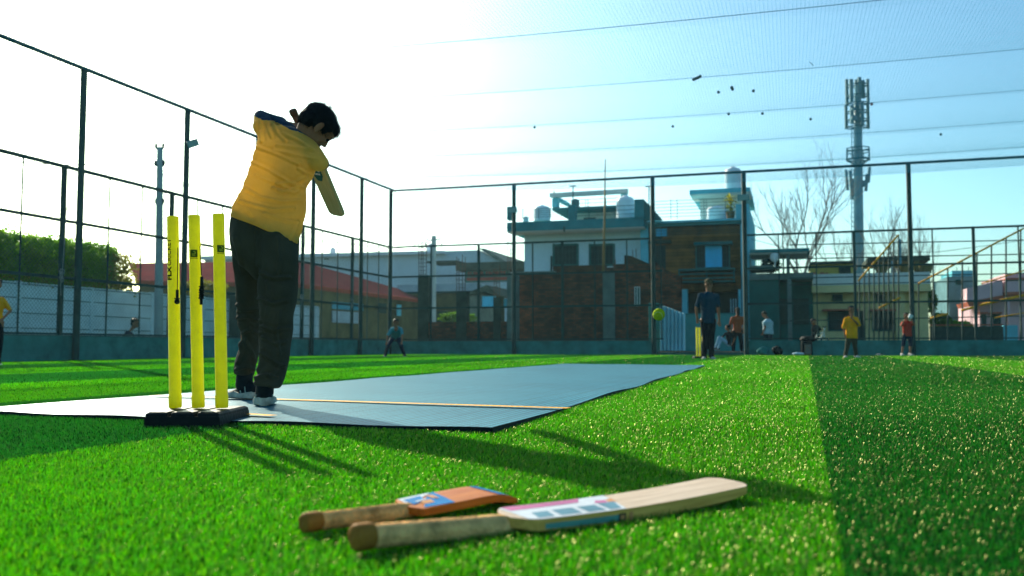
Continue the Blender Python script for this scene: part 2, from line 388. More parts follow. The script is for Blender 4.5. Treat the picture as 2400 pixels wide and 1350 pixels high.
mb = MB(); mb.tube([fp(0.12, L_END, H_TOP), fp(0.12, 0, H_TOP)], 0.042, 10); mb.build('rail', M['steel'], lf, smooth=True)
for z, r in ((H_FEN, .034), (H_R2, .030), (H_R3, .030), (0.53, .02)):
    mb = MB(); mb.obox(fp(-0.09-r, L_END, z-r), E2*2*r, E1*(-L_END-0.1), EZ*2*r); mb.build('rail', M['steel'], lf)
def chain(o, a, alen, z0, z1, pitch, r):
    """diamond mesh as real three-sided wires in a vertical plane"""
    mb = MB(); h = z1 - z0
    n = int((alen + h) / pitch)
    nrm = a.cross(EZ)
    for sgn in (1, -1):
        for i in range(n + 1):
            s0 = i*pitch - h; s1 = i*pitch
            if sgn < 0: A, B_ = (s1, z0), (s0, z1)
            else: A, B_ = (s0, z0), (s1, z1)
            def clip(A, B_):
                (xa, za), (xb, zb) = A, B_
                lo, hi = 0.0, 1.0; dx = xb - xa
                for lim, side in ((0, 1), (alen, -1)):
                    if abs(dx) < 1e-9: continue
                    tt = (lim - xa) / dx
                    if (dx > 0) == (side > 0): lo = max(lo, tt)
                    else: hi = min(hi, tt)
                if lo >= hi: return None
                return (xa+dx*lo, za+(zb-za)*lo), (xa+dx*hi, za+(zb-za)*hi)
            c = clip(A, B_)
            if not c: continue
            (xa, za), (xb, zb) = c
            p, q = o + a*xa + EZ*za, o + a*xb + EZ*zb
            t = (q-p).normalized(); u = t.cross(nrm).normalized()
            vs = []
            for e in (p, q):
                for k in range(3):
                    an = 2*math.pi*k/3; vs.append(e + (u*math.cos(an) + nrm*math.sin(an))*r)
            mb.add(vs, [(0,1,4,3),(1,2,5,4),(2,0,3,5)])
    return mb
chain(fp(-0.09, L_END), E1, -L_END-0.12, .55, H_FEN, 0.085, .0024).build('wire_mesh', M['mesh'], lf)
# far fence
ff = empty('cage_fence', fp(6, 0), 'tall green steel cage fence with chain link and an open gateway across the far end', 'fence')
def s_at(px, Y0=30):
    d = ray(px, 700); # intersection of the vertical plane of the far fence
    n = E1; tt = (CORNER - CAM).dot(n) / d.dot(n); p = CAM + d*tt
    return (p - CORNER).dot(E2)
S_MAIN = [0.0] + [s_at(x) for x in (1207, 1533, 1748, 2136)]
S_MAIN += [S_MAIN[-1] + 4.7]
GATE0, GATE1 = S_MAIN[2], S_MAIN[3]
for i, s_ in enumerate(S_MAIN):
    mb = MB(); mb.tube([fp(s_, -0.12, 0), fp(s_, -0.12, H_TOP)], 0.072, 14); mb.obox(fp(s_-0.09,-0.21,0), E2*0.18, E1*0.18, EZ*0.02)
    mb.build('post', M['steel'], ff, smooth=True, autosmooth=40)
mb = MB(); mb.tube([fp(0, -0.12, H_TOP), fp(S_MAIN[-1]+3, -0.12, H_TOP)], 0.042, 10); mb.build('rail', M['steel'], ff, smooth=True)
for z, r in ((H_FEN, .030), (H_R2, .030), (H_R3, .030), (0.53, .02)):
    for a_, b_ in ((0.0, GATE0+0.28), (GATE1, S_MAIN[-1]+3)):
        mb = MB(); mb.obox(fp(a_, 0.06, z-r), E2*(b_-a_), E1*2*r, EZ*2*r); mb.build('rail', M['steel'], ff)
for px, thick in ((1008,0),(1100,0),(1120,1),(1247,0),(1317,1),(1393,0),(1469,0),(1549,0),(1827,0),(1915,0),(2005,1),(2190,0),(2287,1),(2393,0)):
    if px == 1100: continue
    s_ = s_at(px); mb = MB(); w = 0.085 if thick else 0.035
    mb.obox(fp(s_-w/2, 0.05, .5), E2*w, E1*0.06, EZ*(H_FEN-.5)); mb.build('panel_post' if thick else 'panel_bar', M['steel'], ff)
for a_, b_ in ((0.05, GATE0), (GATE1, S_MAIN[-1]+3)):
    chain(fp(a_, 0.09), E2, b_-a_, .55, H_FEN, 0.085, .0024).build('wire_mesh', M['mesh'], ff)
# fine net hung above the chain link on the far side
mb = MB()
for i in range(int((S_MAIN[-1]+3)/0.07)):
    s_ = 0.05 + i*0.07; w = 0.0015
    mb.obox(fp(s_, -0.10, H_FEN), E2*w, E1*w, EZ*(H_TOP-H_FEN))
for i in range(int((H_TOP-H_FEN)/0.07)):
    z = H_FEN + 0.04 + i*0.07; mb.obox(fp(0.05, -0.10, z), E2*(S_MAIN[-1]+3), E1*0.0015, EZ*0.0015)
mb.build('netting', M['net'], ff)
# low plaster walls under the fences
lw = empty('low_wall', fp(-0.1, -12), 'low teal stained plaster wall under the left fence', 'wall')
mb = MB(); mb.obox(fp(-0.20, L_END, 0), E2*0.22, E1*(-L_END+0.22), EZ*0.48); mb.build('wall', M['kerb'], lw)
mb = MB(); mb.obox(fp(-0.205, L_END, 0.48), E2*0.23, E1*(-L_END+0.22), EZ*0.025); mb.build('coping', M['cap'], lw)
lw = empty('low_wall', fp(3, 0), 'low teal stained plaster wall under the far fence left of the gateway', 'wall')
mb = MB(); mb.obox(fp(0.03, 0, 0), E2*(GATE0+0.05), E1*0.2, EZ*0.46); mb.build('wall', M['kerb'], lw)
mb = MB(); mb.obox(fp(0.03, -0.005, 0.46), E2*(GATE0+0.05), E1*0.21, EZ*0.02); mb.build('coping', M['cap'], lw)
lw = empty('low_wall', fp(14, 0), 'low teal stained plaster wall under the far fence right of the gateway', 'wall')
mb = MB(); mb.obox(fp(GATE1, 0, 0), E2*(S_MAIN[-1]-GATE1-0.9), E1*0.2, EZ*0.47)
mb.obox(fp(S_MAIN[-1]-0.9, -0.01, 0), E2*4, E1*0.21, EZ*0.42)
mb.build('wall', M['kerb'], lw)
# gate threshold, dark step
mb = MB(); mb.obox(fp(GATE0+0.1, 0.0, 0), E2*(GATE1-GATE0-0.15), E1*0.25, EZ*0.09)
tag(mb.build('threshold', M['cap'], origin=fp(GATE0,0,0)), 'low dark concrete threshold across the gateway', 'threshold')
# ---- overhead net
SPAN = 27.0
def net_z(s, t):
    u = min(max(s / SPAN, 0), 1); sag = 0.27 * 4 * u * (1-u)
    ph = abs(math.sin(math.pi * (t + 2.6) / 3.13)) * 0.06 * min(1, s/2)
    return H_TOP - 0.02 - sag - ph
on = empty('overhead_net', fp(8, -8, H_TOP), 'fine sports net stretched overhead across the whole cage on thin cables', 'net')
mb = MB(); T0 = -24.0; SM = 24.0; w = 0.0016; step = 0.062
def ribbon(pts, w):
    rings = []
    for p in pts: rings.append([p + Vector((0,0,w)), p + Vector((w,w*0.6,-w*0.6)), p + Vector((-w,-w*0.6,-w*0.6))])
    mb.loft(rings, 0, False)
for i in range(int(SM/step)):
    s_ = i*step; ribbon([fp(s_, T0 + k*0.78, net_z(s_, T0+k*0.78)) for k in range(int(-T0/0.78)+1)], w)
for i in range(int(-T0/step)):
    t_ = T0 + i*step; ribbon([fp(k*0.8, t_, net_z(k*0.8, t_)) for k in range(int(SM/0.8)+1)], w)
mb.build('netting', M['net'], on)
for Y in leftY + [12.2, 9.2]:
    t_ = tl(Y); mb2 = MB()
    mb2.tube([fp(k*SPAN/40, t_, H_TOP - 0.27*4*(k/40)*(1-k/40)) for k in range(41)], 0.0045, 6)
    mb2.build('support_cable', M['cable'], on)
# balls caught in the net
M['ballgreen'] = mat('felt_old', (0.02, 0.06, 0.05), 0.9, 0.3, 30); M['ballred'] = mat('ball_red_old', (0.12, 0.03, 0.03), 0.7, 0.3, 30)
stuck = [(1626,186,'lower left end of the row of four'),(1631,184,'second from the left in the row of four'),(1636,182,'third from the left in the row of four'),(1641,179,'upper right end of the row of four'),
 (1684,216,'single ball left of the touching pair'),(1715,205,'upper ball of the touching pair'),(1717,209,'lower ball of the touching pair'),(1766,213,'single ball right of the touching pair'),
 (1708,267,'under the second cable, below the pair'),(1787,266,'under the second cable, right of the pair'),(1900,279,'left of the phone mast'),
 (2043,244,'reddish, just right of the phone mast antennas'),(2205,315,'rightmost of all'),(1577,296,'low over the gateway roofs'),(1253,298,'leftmost, far from the rest')]
for px, py, lab in stuck:
    d = ray(px, py); tt = (5.60 - CAMH)/d.z; p = CAM + d*tt
    z = net_z((p-CORNER).dot(E2), (p-CORNER).dot(E1)); tt = (z + 0.02 - CAMH)/d.z; p = CAM + d*tt
    mb = MB(); r = 0.033; mb.ell(p, (r,0,0), (0,r,0), (0,0,r), 14, 10)
    tag(mb.build('ball', M['ballred'] if px == 2043 else M['ballgreen'], smooth=True, origin=p), 'ball in the overhead net: ' + lab, 'ball', 'balls caught in the overhead net')
d = ray(1902,149); p = CAM + d*((5.62-CAMH)/d.z); mb = MB(); mb.tube([p+Vector((-.04,0,.03)), p, p+Vector((.03,0,-.04))], .006, 6)
tag(mb.build('net_clip', M['cable'], origin=p), 'small dark clip on an overhead net cable', 'clip')
# flood lights on fence posts
M['lampgrey'] = mat('floodlight_case', (0.10, 0.26, 0.30), 0.4, 0.1); M['lampglass'] = mat('floodlight_glass', (0.30, 0.45, 0.48), 0.15, 0.05)
def flood(name_label, c, right, normal, w, h, arm_to):
    o = empty('floodlight', c, name_label, 'floodlight', 'floodlights on the cage posts')
    right = right.normalized(); normal = normal.normalized(); up = normal.cross(right).normalized()
    if up.z < 0: up = -up
    mb = MB(); mb.obox(c - right*w/2 - up*h/2 - normal*0.06, right*w, up*h, normal*0.06); 
    for k in range(6): mb.obox(c - right*w/2*0.9 + right*(w*0.9*k/6) - up*h*0.4 - normal*0.085, right*0.012, up*h*0.8, normal*0.024)
    mb.build('housing', M['lampgrey'], o, bevel=0.006)
    mb = MB(); mb.obox(c - right*w*0.43 - up*h*0.40, right*w*0.86, up*h*0.80, normal*0.006); mb.build('lens', M['lampglass'], o)
    mb = MB(); mb.tube([c - normal*0.05, c - normal*0.09, arm_to], 0.014, 8); mb.build('bracket', M['steel'], o)
pA = P(452, 337, 21.2); flood('pale floodlight tilted down on the second tall post from the left', pA, Vector((1,0.3,0.45)), Vector((0.3,-0.9,-0.5)), 0.26, 0.17, fp(0.12, tl(21.5), pA.z))
pB = P(1200, 492, 31.2); flood('floodlight on the tall post left of the white house', pB, E2, -E1 + EZ*-0.3, 0.33, 0.20, fp(S_MAIN[1], -0.12, pB.z))
pC = P(1742, 463, 29.0); flood('floodlight on the tall post right of the wood clad house', pC, E2, -E1 + EZ*-0.3, 0.36, 0.19, fp(S_MAIN[3], -0.12, pC.z))
# ropes knotted to the left fence
M['rope'] = mat('grey_rope', (0.28, 0.30, 0.28), 0.9, 0.2, 40)
def rope(label, pts, Y, knot):
    mb = MB(); mb.tube([P(x, y, Y) for x, y in pts], 0.007, 6)
    kx, ky = knot
    for k in range(7):
        a = random.random()*6.28; c = P(kx + random.uniform(-3,3), ky + random.uniform(-10,10), Y)
        mb.tube([c + Vector((0.03*math.cos(a+i*1.05), 0.02*math.sin(i*2), 0.06*math.sin(a+i*1.05))) for i in range(6)], 0.006, 5)
    mb.tube([P(kx, ky, Y), P(kx-3, ky+25, Y), P(kx-2, ky+48, Y)], 0.006, 5)
    tag(mb.build('rope', M['rope'], origin=P(pts[0][0], pts[0][1], Y)), label, 'rope', 'ropes tied to the left fence')
rope('pale rope hanging in a knot beside the leftmost tall post', [(176,395),(166,430),(155,500),(150,580),(146,640)], 17.9, (145, 645))
rope('thin rope hanging in a knot left of the tall post behind the batter', [(717,530),(713,600),(710,690)], 27.0, (709, 700))
rope('thin rope hanging in a knot left of the tall post nearest the corner post', [(832,560),(829,630),(826,700)], 30.1, (825, 710))
# ================================================================== stumps
M['stump'] = mat('fluorescent_plastic', (0.88, 0.84, 0.003), 0.45, 0.06, 22, 0.1, trans=0.35, spec=0.3)
M['ink'] = mat('dark_print', (0.004, 0.015, 0.003), 0.6, 0.1); M['ink_mid'] = mat('logo_print', (0.10, 0.13, 0.01), 0.6, 0.05)
M['rubber'] = mat('black_rubber', (0.004, 0.008, 0.009), 0.5, 0.3, 12, 0.3, col2=(0.003, 0.006, 0.007), spec=0.15)
M['blackplastic'] = mat('black_plastic', (0.006, 0.012, 0.012), 0.4, 0.2)
def text_mesh(txt, size, bold=0.0, space=1.0):
    cu = bpy.data.curves.new('txt', 'FONT'); cu.body = txt; cu.size = size; cu.offset = bold; cu.space_character = space
    cu.align_x = 'LEFT'; cu.resolution_u = 3
    o = bpy.data.objects.new('txt', cu); COL.objects.link(o)
    dg = bpy.context.evaluated_depsgraph_get(); dg.update()
    me = bpy.data.meshes.new_from_object(o.evaluated_get(dg)); bpy.data.objects.remove(o); bpy.data.curves.remove(cu)
    vs = [v.co.copy() for v in me.vertices]; fs = [tuple(p.vertices) for p in me.polygons]; bpy.data.meshes.remove(me)
    return vs, fs
def subdiv(vs, fs, maxlen=0.0025):
    bm = bmesh.new(); bv = [bm.verts.new(v) for v in vs]
    for f in fs:
        try: bm.faces.new([bv[i] for i in f])
        except ValueError: pass
    bmesh.ops.triangulate(bm, faces=bm.faces[:])
    for _ in range(4):
        es = [e for e in bm.edges if e.calc_length() > maxlen]
        if not es: break
        bmesh.ops.subdivide_edges(bm, edges=es, cuts=1); bmesh.ops.triangulate(bm, faces=bm.faces[:])
    bm.verts.index_update(); out = ([v.co.copy() for v in bm.verts], [tuple(v.index for v in f.verts) for f in bm.faces]); bm.free(); return out
def wrap_cyl(vs, base, axis, r, ang0):
    """(u,h) print coordinates wrapped on a cylinder; ang 0 faces the camera (-Y)"""
    out = []
    for u, h in vs:
        a = ang0 + u / r
        out.append(base + axis * h + Vector((math.sin(a), -math.cos(a), 0)) * (r + 0.0006))
    return out
def stump_set(label, base_c, stumps, height, prints=True, base_w=0.267, base_d=0.36, group=None, r=0.0218):
    """base_c: centre of base on the ground; stumps: list of (bottom xyz, top xyz)"""
    o = empty('cricket_stumps', base_c, label, 'cricket stumps', group)
    x0, x1 = base_c.x - base_w/2, base_c.x + base_w/2; y0, y1 = base_c.y - base_d/2, base_c.y + base_d/2
    mb = MB(); H = 0.052
    b = 0.022
    ring = lambda i, z: [Vector((x0+i, y0+i, z)), Vector((x1-i, y0+i, z)), Vector((x1-i, y1-i, z)), Vector((x0+i, y1-i, z))]
    # three blocks with grooves between them
    gw = 0.010; wb = (base_w - 2*gw)/3
    mb.loft([[Vector((x0,y0,0)), Vector((x1,y0,0)), Vector((x1,y1,0)), Vector((x0,y1,0))], [Vector((x0+.003,y0+.001,H*.70)), Vector((x1-.003,y0+.001,H*.70)), Vector((x1-.003,y1-.001,H*.70)), Vector((x0+.003,y1-.001,H*.70))]])
    for k in range(3):
        a = x0 + k*(wb+gw); c = a + wb
        la = 0.016 if k == 0 else 0.004; lc = 0.016 if k == 2 else 0.004
        mb.loft([[Vector((a+la*.3,y0+.002,H*.66)), Vector((c-lc*.3,y0+.002,H*.66)), Vector((c-lc*.3,y1-.002,H*.66)), Vector((a+la*.3,y1-.002,H*.66))],
                 [Vector((a+la*.3,y0+.003,H*.86)), Vector((c-lc*.3,y0+.003,H*.86)), Vector((c-lc*.3,y1-.003,H*.86)), Vector((a+la*.3,y1-.003,H*.86))],
                 [Vector((a+la,y0+.014,H)), Vector((c-lc,y0+.014,H)), Vector((c-lc,y1-.014,H)), Vector((a+la,y1-.014,H))]])
    mb.build('base', M['rubber'], o, bevel=0.002 if prints else 0)
    for i, (p0, p1) in enumerate(stumps):
        p0, p1 = Vector(p0), Vector(p1); ax = (p1-p0).normalized()
        L_ = (p1-p0).length
        mb = MB()
        prof = [(0.0, r*0.93), (0.006, r*1.06), (0.045, r*1.08), (0.047, r*1.0), (L_-0.004, r*0.98), (L_-0.001, r*0.93), (L_-0.0008, r*0.80), (L_-0.002, r*0.1)]
        mb.tube([p0 + ax*h for h, _ in prof], [q for _, q in prof], 28)
        st = mb.build('stump', M['stump'], o, smooth=True, autosmooth=50)
        if not prints: continue
        hpx = lambda y: (957 - y) / 452 * L_
        if i == 0:
            s_ = 0.0250
            fvs, ffs = text_mesh('FLX', s_, 0.0012, 1.0); cvs, cfs = text_mesh('CRICKET', s_, 0.0004, 1.05)
            for nm, (vs, fs), y0_, y1_ in (('lettering', (fvs, ffs), 658, 625), ('lettering', (cvs, cfs), 624, 560)):
                xm = max(v.x for v in vs); k = (hpx(y1_) - hpx(y0_)) / xm
                sub = []
                kk = k
                vs, fs = subdiv([Vector((-v.y*0.98, v.x*k, 0)) for v in vs], fs)
                for v in vs: sub.append((v.x, hpx(y0_) + v.y))
                m_ = MB(); m_.add(wrap_cyl([(u_, h_) for u_, h_ in sub], p0, ax, r, -0.02), fs)
                m_.build(nm, M['ink'], st)
        else:
            y0_, y1_ = (606, 588.5) if i == 1 else (597, 580)
            ang = 0.12 if i == 1 else 0.62
            hw = 0.0135; h0, h1 = hpx(y0_), hpx(y1_)
            m_ = MB(); n_ = 12
            vs = [(-hw + 2*hw*j/n_, h) for h in (h0, h1) for j in range(n_+1)]
            m_.add(wrap_cyl(vs, p0, ax, r, ang), [(j, j+1, n_+2+j, n_+1+j) for j in range(n_)])
            m_.build('logo', M['ink_mid'], st)
            # the mark: an open ring above a short bar
            m_ = MB(); hc = (h0+h1)/2 + 0.0025; pts = []
            arc = [math.radians(a) for a in range(110, -91, -20)]
            outer = [(0.0062*math.cos(a)+0.001, hc + 0.0058*math.sin(a)) for a in arc]; inner = [(0.0040*math.cos(a)+0.001, hc + 0.0036*math.sin(a)) for a in arc]
            outer.append((-0.0065, hc-0.0058)); inner.append((-0.0065, hc-0.0036))
            vs = outer + inner; nn = len(outer)
            fs = [(j, j+1, nn+j+1, nn+j) for j in range(nn-1)]
            b0 = len(vs); vs += [(-0.006, hc-0.0105), (0.006, hc-0.0105), (0.006, hc-0.0085), (-0.006, hc-0.0085)]; fs.append((b0, b0+1, b0+2, b0+3))
            sv, sf = subdiv([Vector((a_, b_, 0)) for a_, b_ in vs], fs, .0015); q = wrap_cyl([(v.x, v.y) for v in sv], p0, ax, r+0.0006, ang); m_.add(q, sf); m_.build('logo_mark', M['stump'], st)
            tv, tf = text_mesh('DECATHLON', 0.0048, 0.0002); xm = max(v.x for v in tv)
            m_ = MB(); m_.add(wrap_cyl([(-hw + v.x/xm*2*hw, h0 - 0.0055 + v.y) for v in tv], p0, ax, r, ang), tf); m_.build('lettering', M['ink'], st)
    return o
bc = Vector((-1.148, 3.38, 0))
def sp_(pxb, pxt, yt, Y): return (P(pxb, 956, Y), P(pxt, yt, Y))
stump_set('three fluorescent yellow stumps in a black base in front of the batter, the nearer set', bc,
          [sp_(411, 405, 507, 3.39), sp_(465, 455, 504, 3.38), sp_(520, 512, 501, 3.36)], .71)
# bails hanging on cords
def bail(label, cord, y0, segs, Y):
    o = empty('bail', P(cord[0][0], cord[0][1], Y), label, 'bail', 'bails hanging from the near stumps')
    mb = MB(); mb.tube([P(x, y, Y) for x, y in cord], 0.0016, 6); mb.build('cord', M['blackplastic'], o)
    mb = MB(); pts = []; rs = []
    for x, y, rpx in segs: pts.append(P(x, y, Y)); rs.append(rpx*Y/FPX)
    mb.tube(pts, rs, 16); mb.build('body', M['blackplastic'], o, smooth=True, autosmooth=35)
bail('short black bail with one ball end hanging in front of the left stump', [(417,580),(416,630),(415.5,679)], 679,
     [(415.5,679,3.4),(415.5,698,3.6),(415.3,699,6.6),(415.3,701,6.8),(415.2,702,4.2),(415,704,5.8),(415,708,6.4),(415,711,5.0),(415,713,2)], 3.345)
bail('longer black bail with two balls hanging on a cord beside the middle stump', [(469,577),(470.5,612),(472,646)], 646,
     [(473,648,2.5),(473,650,3.6),(473,670,4),(472.8,671,6.8),(472.8,673,6.8),(472.7,674,4),(472.6,678,6.2),(472.6,681,6.6),(472.5,684,4.5),(472.4,685,6.8),(472.4,687,6.8),(472.3,688,4.5),(472.2,692,6.5),(472,696,5),(471.8,698,6.8),(471.8,700,6.8),(471.7,701,3.4),(471.4,714,3.4)], 3.33)
# ================================================================== tennis ball in the air
M['tennis'] = mat('tennis_felt', (0.42, 0.50, 0.02), 0.95, 0.15, 60, 0.6)
M['seam'] = mat('ball_seam', (0.55, 0.60, 0.30), 0.8, 0.1)
bp_ = P(1544, 737, 4.95); o = empty('tennis_ball', bp_, 'fuzzy yellow green tennis ball flying in mid air left of the bowler', 'ball')
mb = MB(); r = 0.033; mb.ell(bp_, (r,0,0), (0,r,0), (0,0,r), 32, 20)
for k in range(900):
    v = Vector((random.gauss(0,1), random.gauss(0,1), random.gauss(0,1))).normalized(); t_ = v.orthogonal().normalized()*0.0007
    tip = v*(r+0.0018) + v.orthogonal()*random.uniform(-.0015,.0015); mb.add([bp_+v*r-t_, bp_+v*r+t_, bp_+tip], [(0,1,2)])
mb.build('felt', M['tennis'], o, smooth=True)
mb = MB(); pts = []
for k in range(61):
    a = 2*math.pi*k/60; A, B_ = 0.75, 0.25
    v = Vector((A*math.cos(a)+B_*math.cos(3*a), A*math.sin(a)-B_*math.sin(3*a), 2*math.sqrt(A*B_)*math.sin(2*a))).normalized()
    pts.append(bp_ + (Matrix.Rotation(0.7,3,'X') @ Matrix.Rotation(0.5,3,'Z') @ v)*(r+0.0006))
mb.tube(pts, 0.0012, 6, cap=False); mb.build('seam', M['seam'], o)
# ================================================================== bats
def wood_mat(name, c1, c2, sc=30):
    m = bpy.data.materials.new(name); m.use_nodes = True; N = m.node_tree.nodes; L = m.node_tree.links; b = N['Principled BSDF']
    b.inputs['Roughness'].default_value = 0.5; b.inputs['Specular IOR Level'].default_value = 0.15
    tc = N.new('ShaderNodeTexCoord'); mp = N.new('ShaderNodeMapping'); mp.inputs['Scale'].default_value = (1.2, 22, 22)
    L.new(tc.outputs['Object'], mp.inputs[0])
    ns = N.new('ShaderNodeTexNoise'); ns.inputs['Scale'].default_value = 7; ns.inputs['Detail'].default_value = 8; L.new(mp.outputs[0], ns.inputs['Vector'])
    rp = N.new('ShaderNodeValToRGB'); rp.color_ramp.elements[0].position = 0.35; rp.color_ramp.elements[1].position = 0.65
    rp.color_ramp.elements[0].color = (*c1, 1); rp.color_ramp.elements[1].color = (*c2, 1); L.new(ns.outputs[0], rp.inputs[0]); L.new(rp.outputs[0], b.inputs['Base Color'])
    return m
M['willow'] = wood_mat('willow', (0.52, 0.37, 0.25), (0.68, 0.52, 0.39)); M['willow_edge'] = wood_mat('willow_edge', (0.60, 0.31, 0.06), (0.80, 0.45, 0.10))
M['orange'] = wood_mat('orange_lacquer', (0.46, 0.10, 0.008), (0.60, 0.17, 0.02))
M['grip'] = mat('cord_grip', (0.92, 0.52, 0.20), 0.85, 0.25, 40, 0.6); M['grip2'] = mat('worn_cord_grip', (0.80, 0.44, 0.15), 0.85, 0.3, 40, 0.6)
M['cork'] = mat('brown_rubber_cap', (0.34, 0.14, 0.025), 0.7, 0.2, 20, 0.3); M['capbottom'] = mat('scuffed_cap_end', (0.30, 0.17, 0.05), 0.8, 0.2, 20, 0.3)
M['blue'] = mat('sticker_blue', (0.0, 0.18, 0.45), 0.6, 0.1); M['white'] = mat('sticker_white', (0.62, 0.64, 0.68), 0.35, 0.05)
M['pink'] = mat('sticker_pink', (0.55, 0.14, 0.30), 0.35, 0.15); M['slate'] = mat('sticker_slate', (0.13, 0.26, 0.33), 0.35, 0.15)
M['teal'] = mat('sticker_teal', (0.12, 0.33, 0.28), 0.4, 0.1); M['darkink'] = mat('sticker_dark', (0.03, 0.035, 0.03), 0.5, 0.1)
M['orangest'] = mat('sticker_orange', (0.60, 0.26, 0.10), 0.4, 0.1)
def bat(name_label, butt, toe, faceup, hlen, w, thick, hr, mats, bow=0.0, roll=None, stickers=(), belly=1.0, captype='cork'):
    """local frame: x from butt to toe, y across the blade, z out of the playing face"""
    butt, toe = Vector(butt), Vector(toe); X = (toe-butt); Ltot = X.length; X.normalize()
    Z = (faceup - X*faceup.dot(X)).normalized(); Y = Z.cross(X)
    o = bpy.data.objects.new('cricket_bat', None); COL.objects.link(o); o.location = butt; o.empty_display_size = .1
    rot = Matrix((X, Y, Z)).transposed().to_4x4()
    def zface(x):
        t = (x-hlen)/(Ltot-hlen); return bow(t) if callable(bow) else bow*(math.sin(math.pi*min(max(t,0),1)))
    def link(mb, nm, mt, smooth=True, auto=40, bevel=0, parent=None):
        ob = mb.build(nm, mt, None, smooth=smooth, autosmooth=auto, origin=(0,0,0))
        ob.parent = parent or o
        if parent is None: ob.rotation_euler = rot.to_euler()
        return ob
    # blade
    rings = []; n = 26
    def halfw(t):
        if t < 0.06: return hr*0.95 + (w/2-hr*0.95)*(math.sin(t/0.06*math.pi/2))**1.2
        if t > 0.955: q = (t-0.955)/0.045; return w/2*math.sqrt(max(1-0.72*q*q, 0.05))
        return w/2
    ts = [0,.015,.03,.045,.06,.1,.16,.24,.32,.4,.48,.56,.64,.72,.80,.86,.91,.94,.955,.97,.985,.995,1.0]
    for t in ts:
        x = hlen + t*(Ltot-hlen); hw_ = halfw(t); zf = zface(x)
        edge = thick*(0.45+0.1*math.sin(math.pi*t)); spine = thick*(0.75+0.55*belly*math.exp(-((t-0.68)/0.28)**2))
        if t > 0.9: q = (t-0.9)/0.1; edge *= 1-0.35*q; spine = spine*(1-0.55*q)
        if t < 0.06: q = 1-t/0.06; edge = edge*(1-q)+hr*0.9*q; spine = spine*(1-q)+hr*1.1*q
        pts = []
        prof = [(-1,-0.12),(-0.97,0),(-0.6,0.012),(0,0.02),(0.6,0.012),(0.97,0),(1,-0.12)]
        for u_, zz in prof: pts.append(Vector((x, u_*hw_, zf + zz*0.03 - (0.0 if abs(u_) < .99 else 0.002))))
        pts += [Vector((x, hw_, zf-edge)), Vector((x, hw_*0.55, zf-edge-(spine-edge)*0.55)), Vector((x, hw_*0.1, zf-spine)), Vector((x, -hw_*0.1, zf-spine)), Vector((x, -hw_*0.55, zf-edge-(spine-edge)*0.55)), Vector((x, -hw_, zf-edge))]
        rings.append(pts)
    mb = MB(); mb.loft(rings); bl = link(mb, 'blade', mats['blade'], True, 28)
    if mats.get('edge'):
        me = bl.data; me.materials.append(mats['edge'])
        for p in me.polygons:
            if p.normal.z < 0.6: p.material_index = 1
    # handle
    zc = -thick*0.42
    hp = [(0.022, .98), (0.06, 1.0), (hlen*0.5, .98), (hlen*0.8, 1.02), (hlen*0.93, 1.08), (hlen+0.02, 0.9)]
    mb = MB(); mb.tube([Vector((x, 0, zc*(x/hlen))) for x, _ in hp], [q*hr for _, q in hp], 20)
    # wound cord relief
    link(mb, 'grip', mats['grip'])
    mb = MB(); N_ = int(hlen/0.0042); pts = []
    for k in range(N_*8):
        x = 0.03 + (hlen-0.04)*k/(N_*8); a = 2*math.pi*k/8; pts.append(Vector((x, math.cos(a)*hr*1.01, zc*(x/hlen)+math.sin(a)*hr*1.01)))
    mb.tube(pts, 0.0013, 5, cap=False); link(mb, 'grip_cord', mats['grip'])
    mb = MB(); mb.tube([Vector((x,0,0)) for x in (0,0.001,0.005,0.012,0.026,0.030)], [hr*.8,hr*.98,hr*1.12,hr*1.14,hr*1.12,hr*1.02], 24)
    link(mb, 'end_cap', mats['cap'], True, 50)
    Lb = Ltot - hlen
    for st in stickers:
        nm, mt, poly, where = st
        mb = MB(); m_ = 10; vs = []
        (u0, v0), (u1, v1), (u2, v2), (u3, v3) = poly     # t along, v across -1..1
        for j in range(m_+1):
            for i in range(m_+1):
                a, b_ = i/m_, j/m_
                t = (u0*(1-a)+u1*a)*(1-b_) + (u3*(1-a)+u2*a)*b_; v = (v0*(1-a)+v1*a)*(1-b_) + (v3*(1-a)+v2*a)*b_
                x = hlen + t*Lb; zf = zface(x)
                if where.startswith('face'):
                    lift = 0.0006 + 0.0004*int(where[4:] or 0)
                    prof = 0.0006*(1-abs(v)); vs.append(Vector((x, v*halfw(t), zf + prof + lift)))
                else:
                    sgn = -1; lift = 0.0006 + 0.0004*int(where[4:] or 0)
                    edge = thick*(0.45+0.1*math.sin(math.pi*t)); vs.append(Vector((x, sgn*(halfw(t)+lift), zf - 0.004 - (edge-0.005)*(v*0.5+0.5))))
        mb.add(vs, [(j*(m_+1)+i, j*(m_+1)+i+1, (j+1)*(m_+1)+i+1, (j+1)*(m_+1)+i) for j in range(m_) for i in range(m_)])
        ob = mb.build(nm, mt, None, origin=(0,0,0)); ob.parent = bl
    return tag(o, name_label, 'cricket bat', 'cricket bats')
F = 'face'
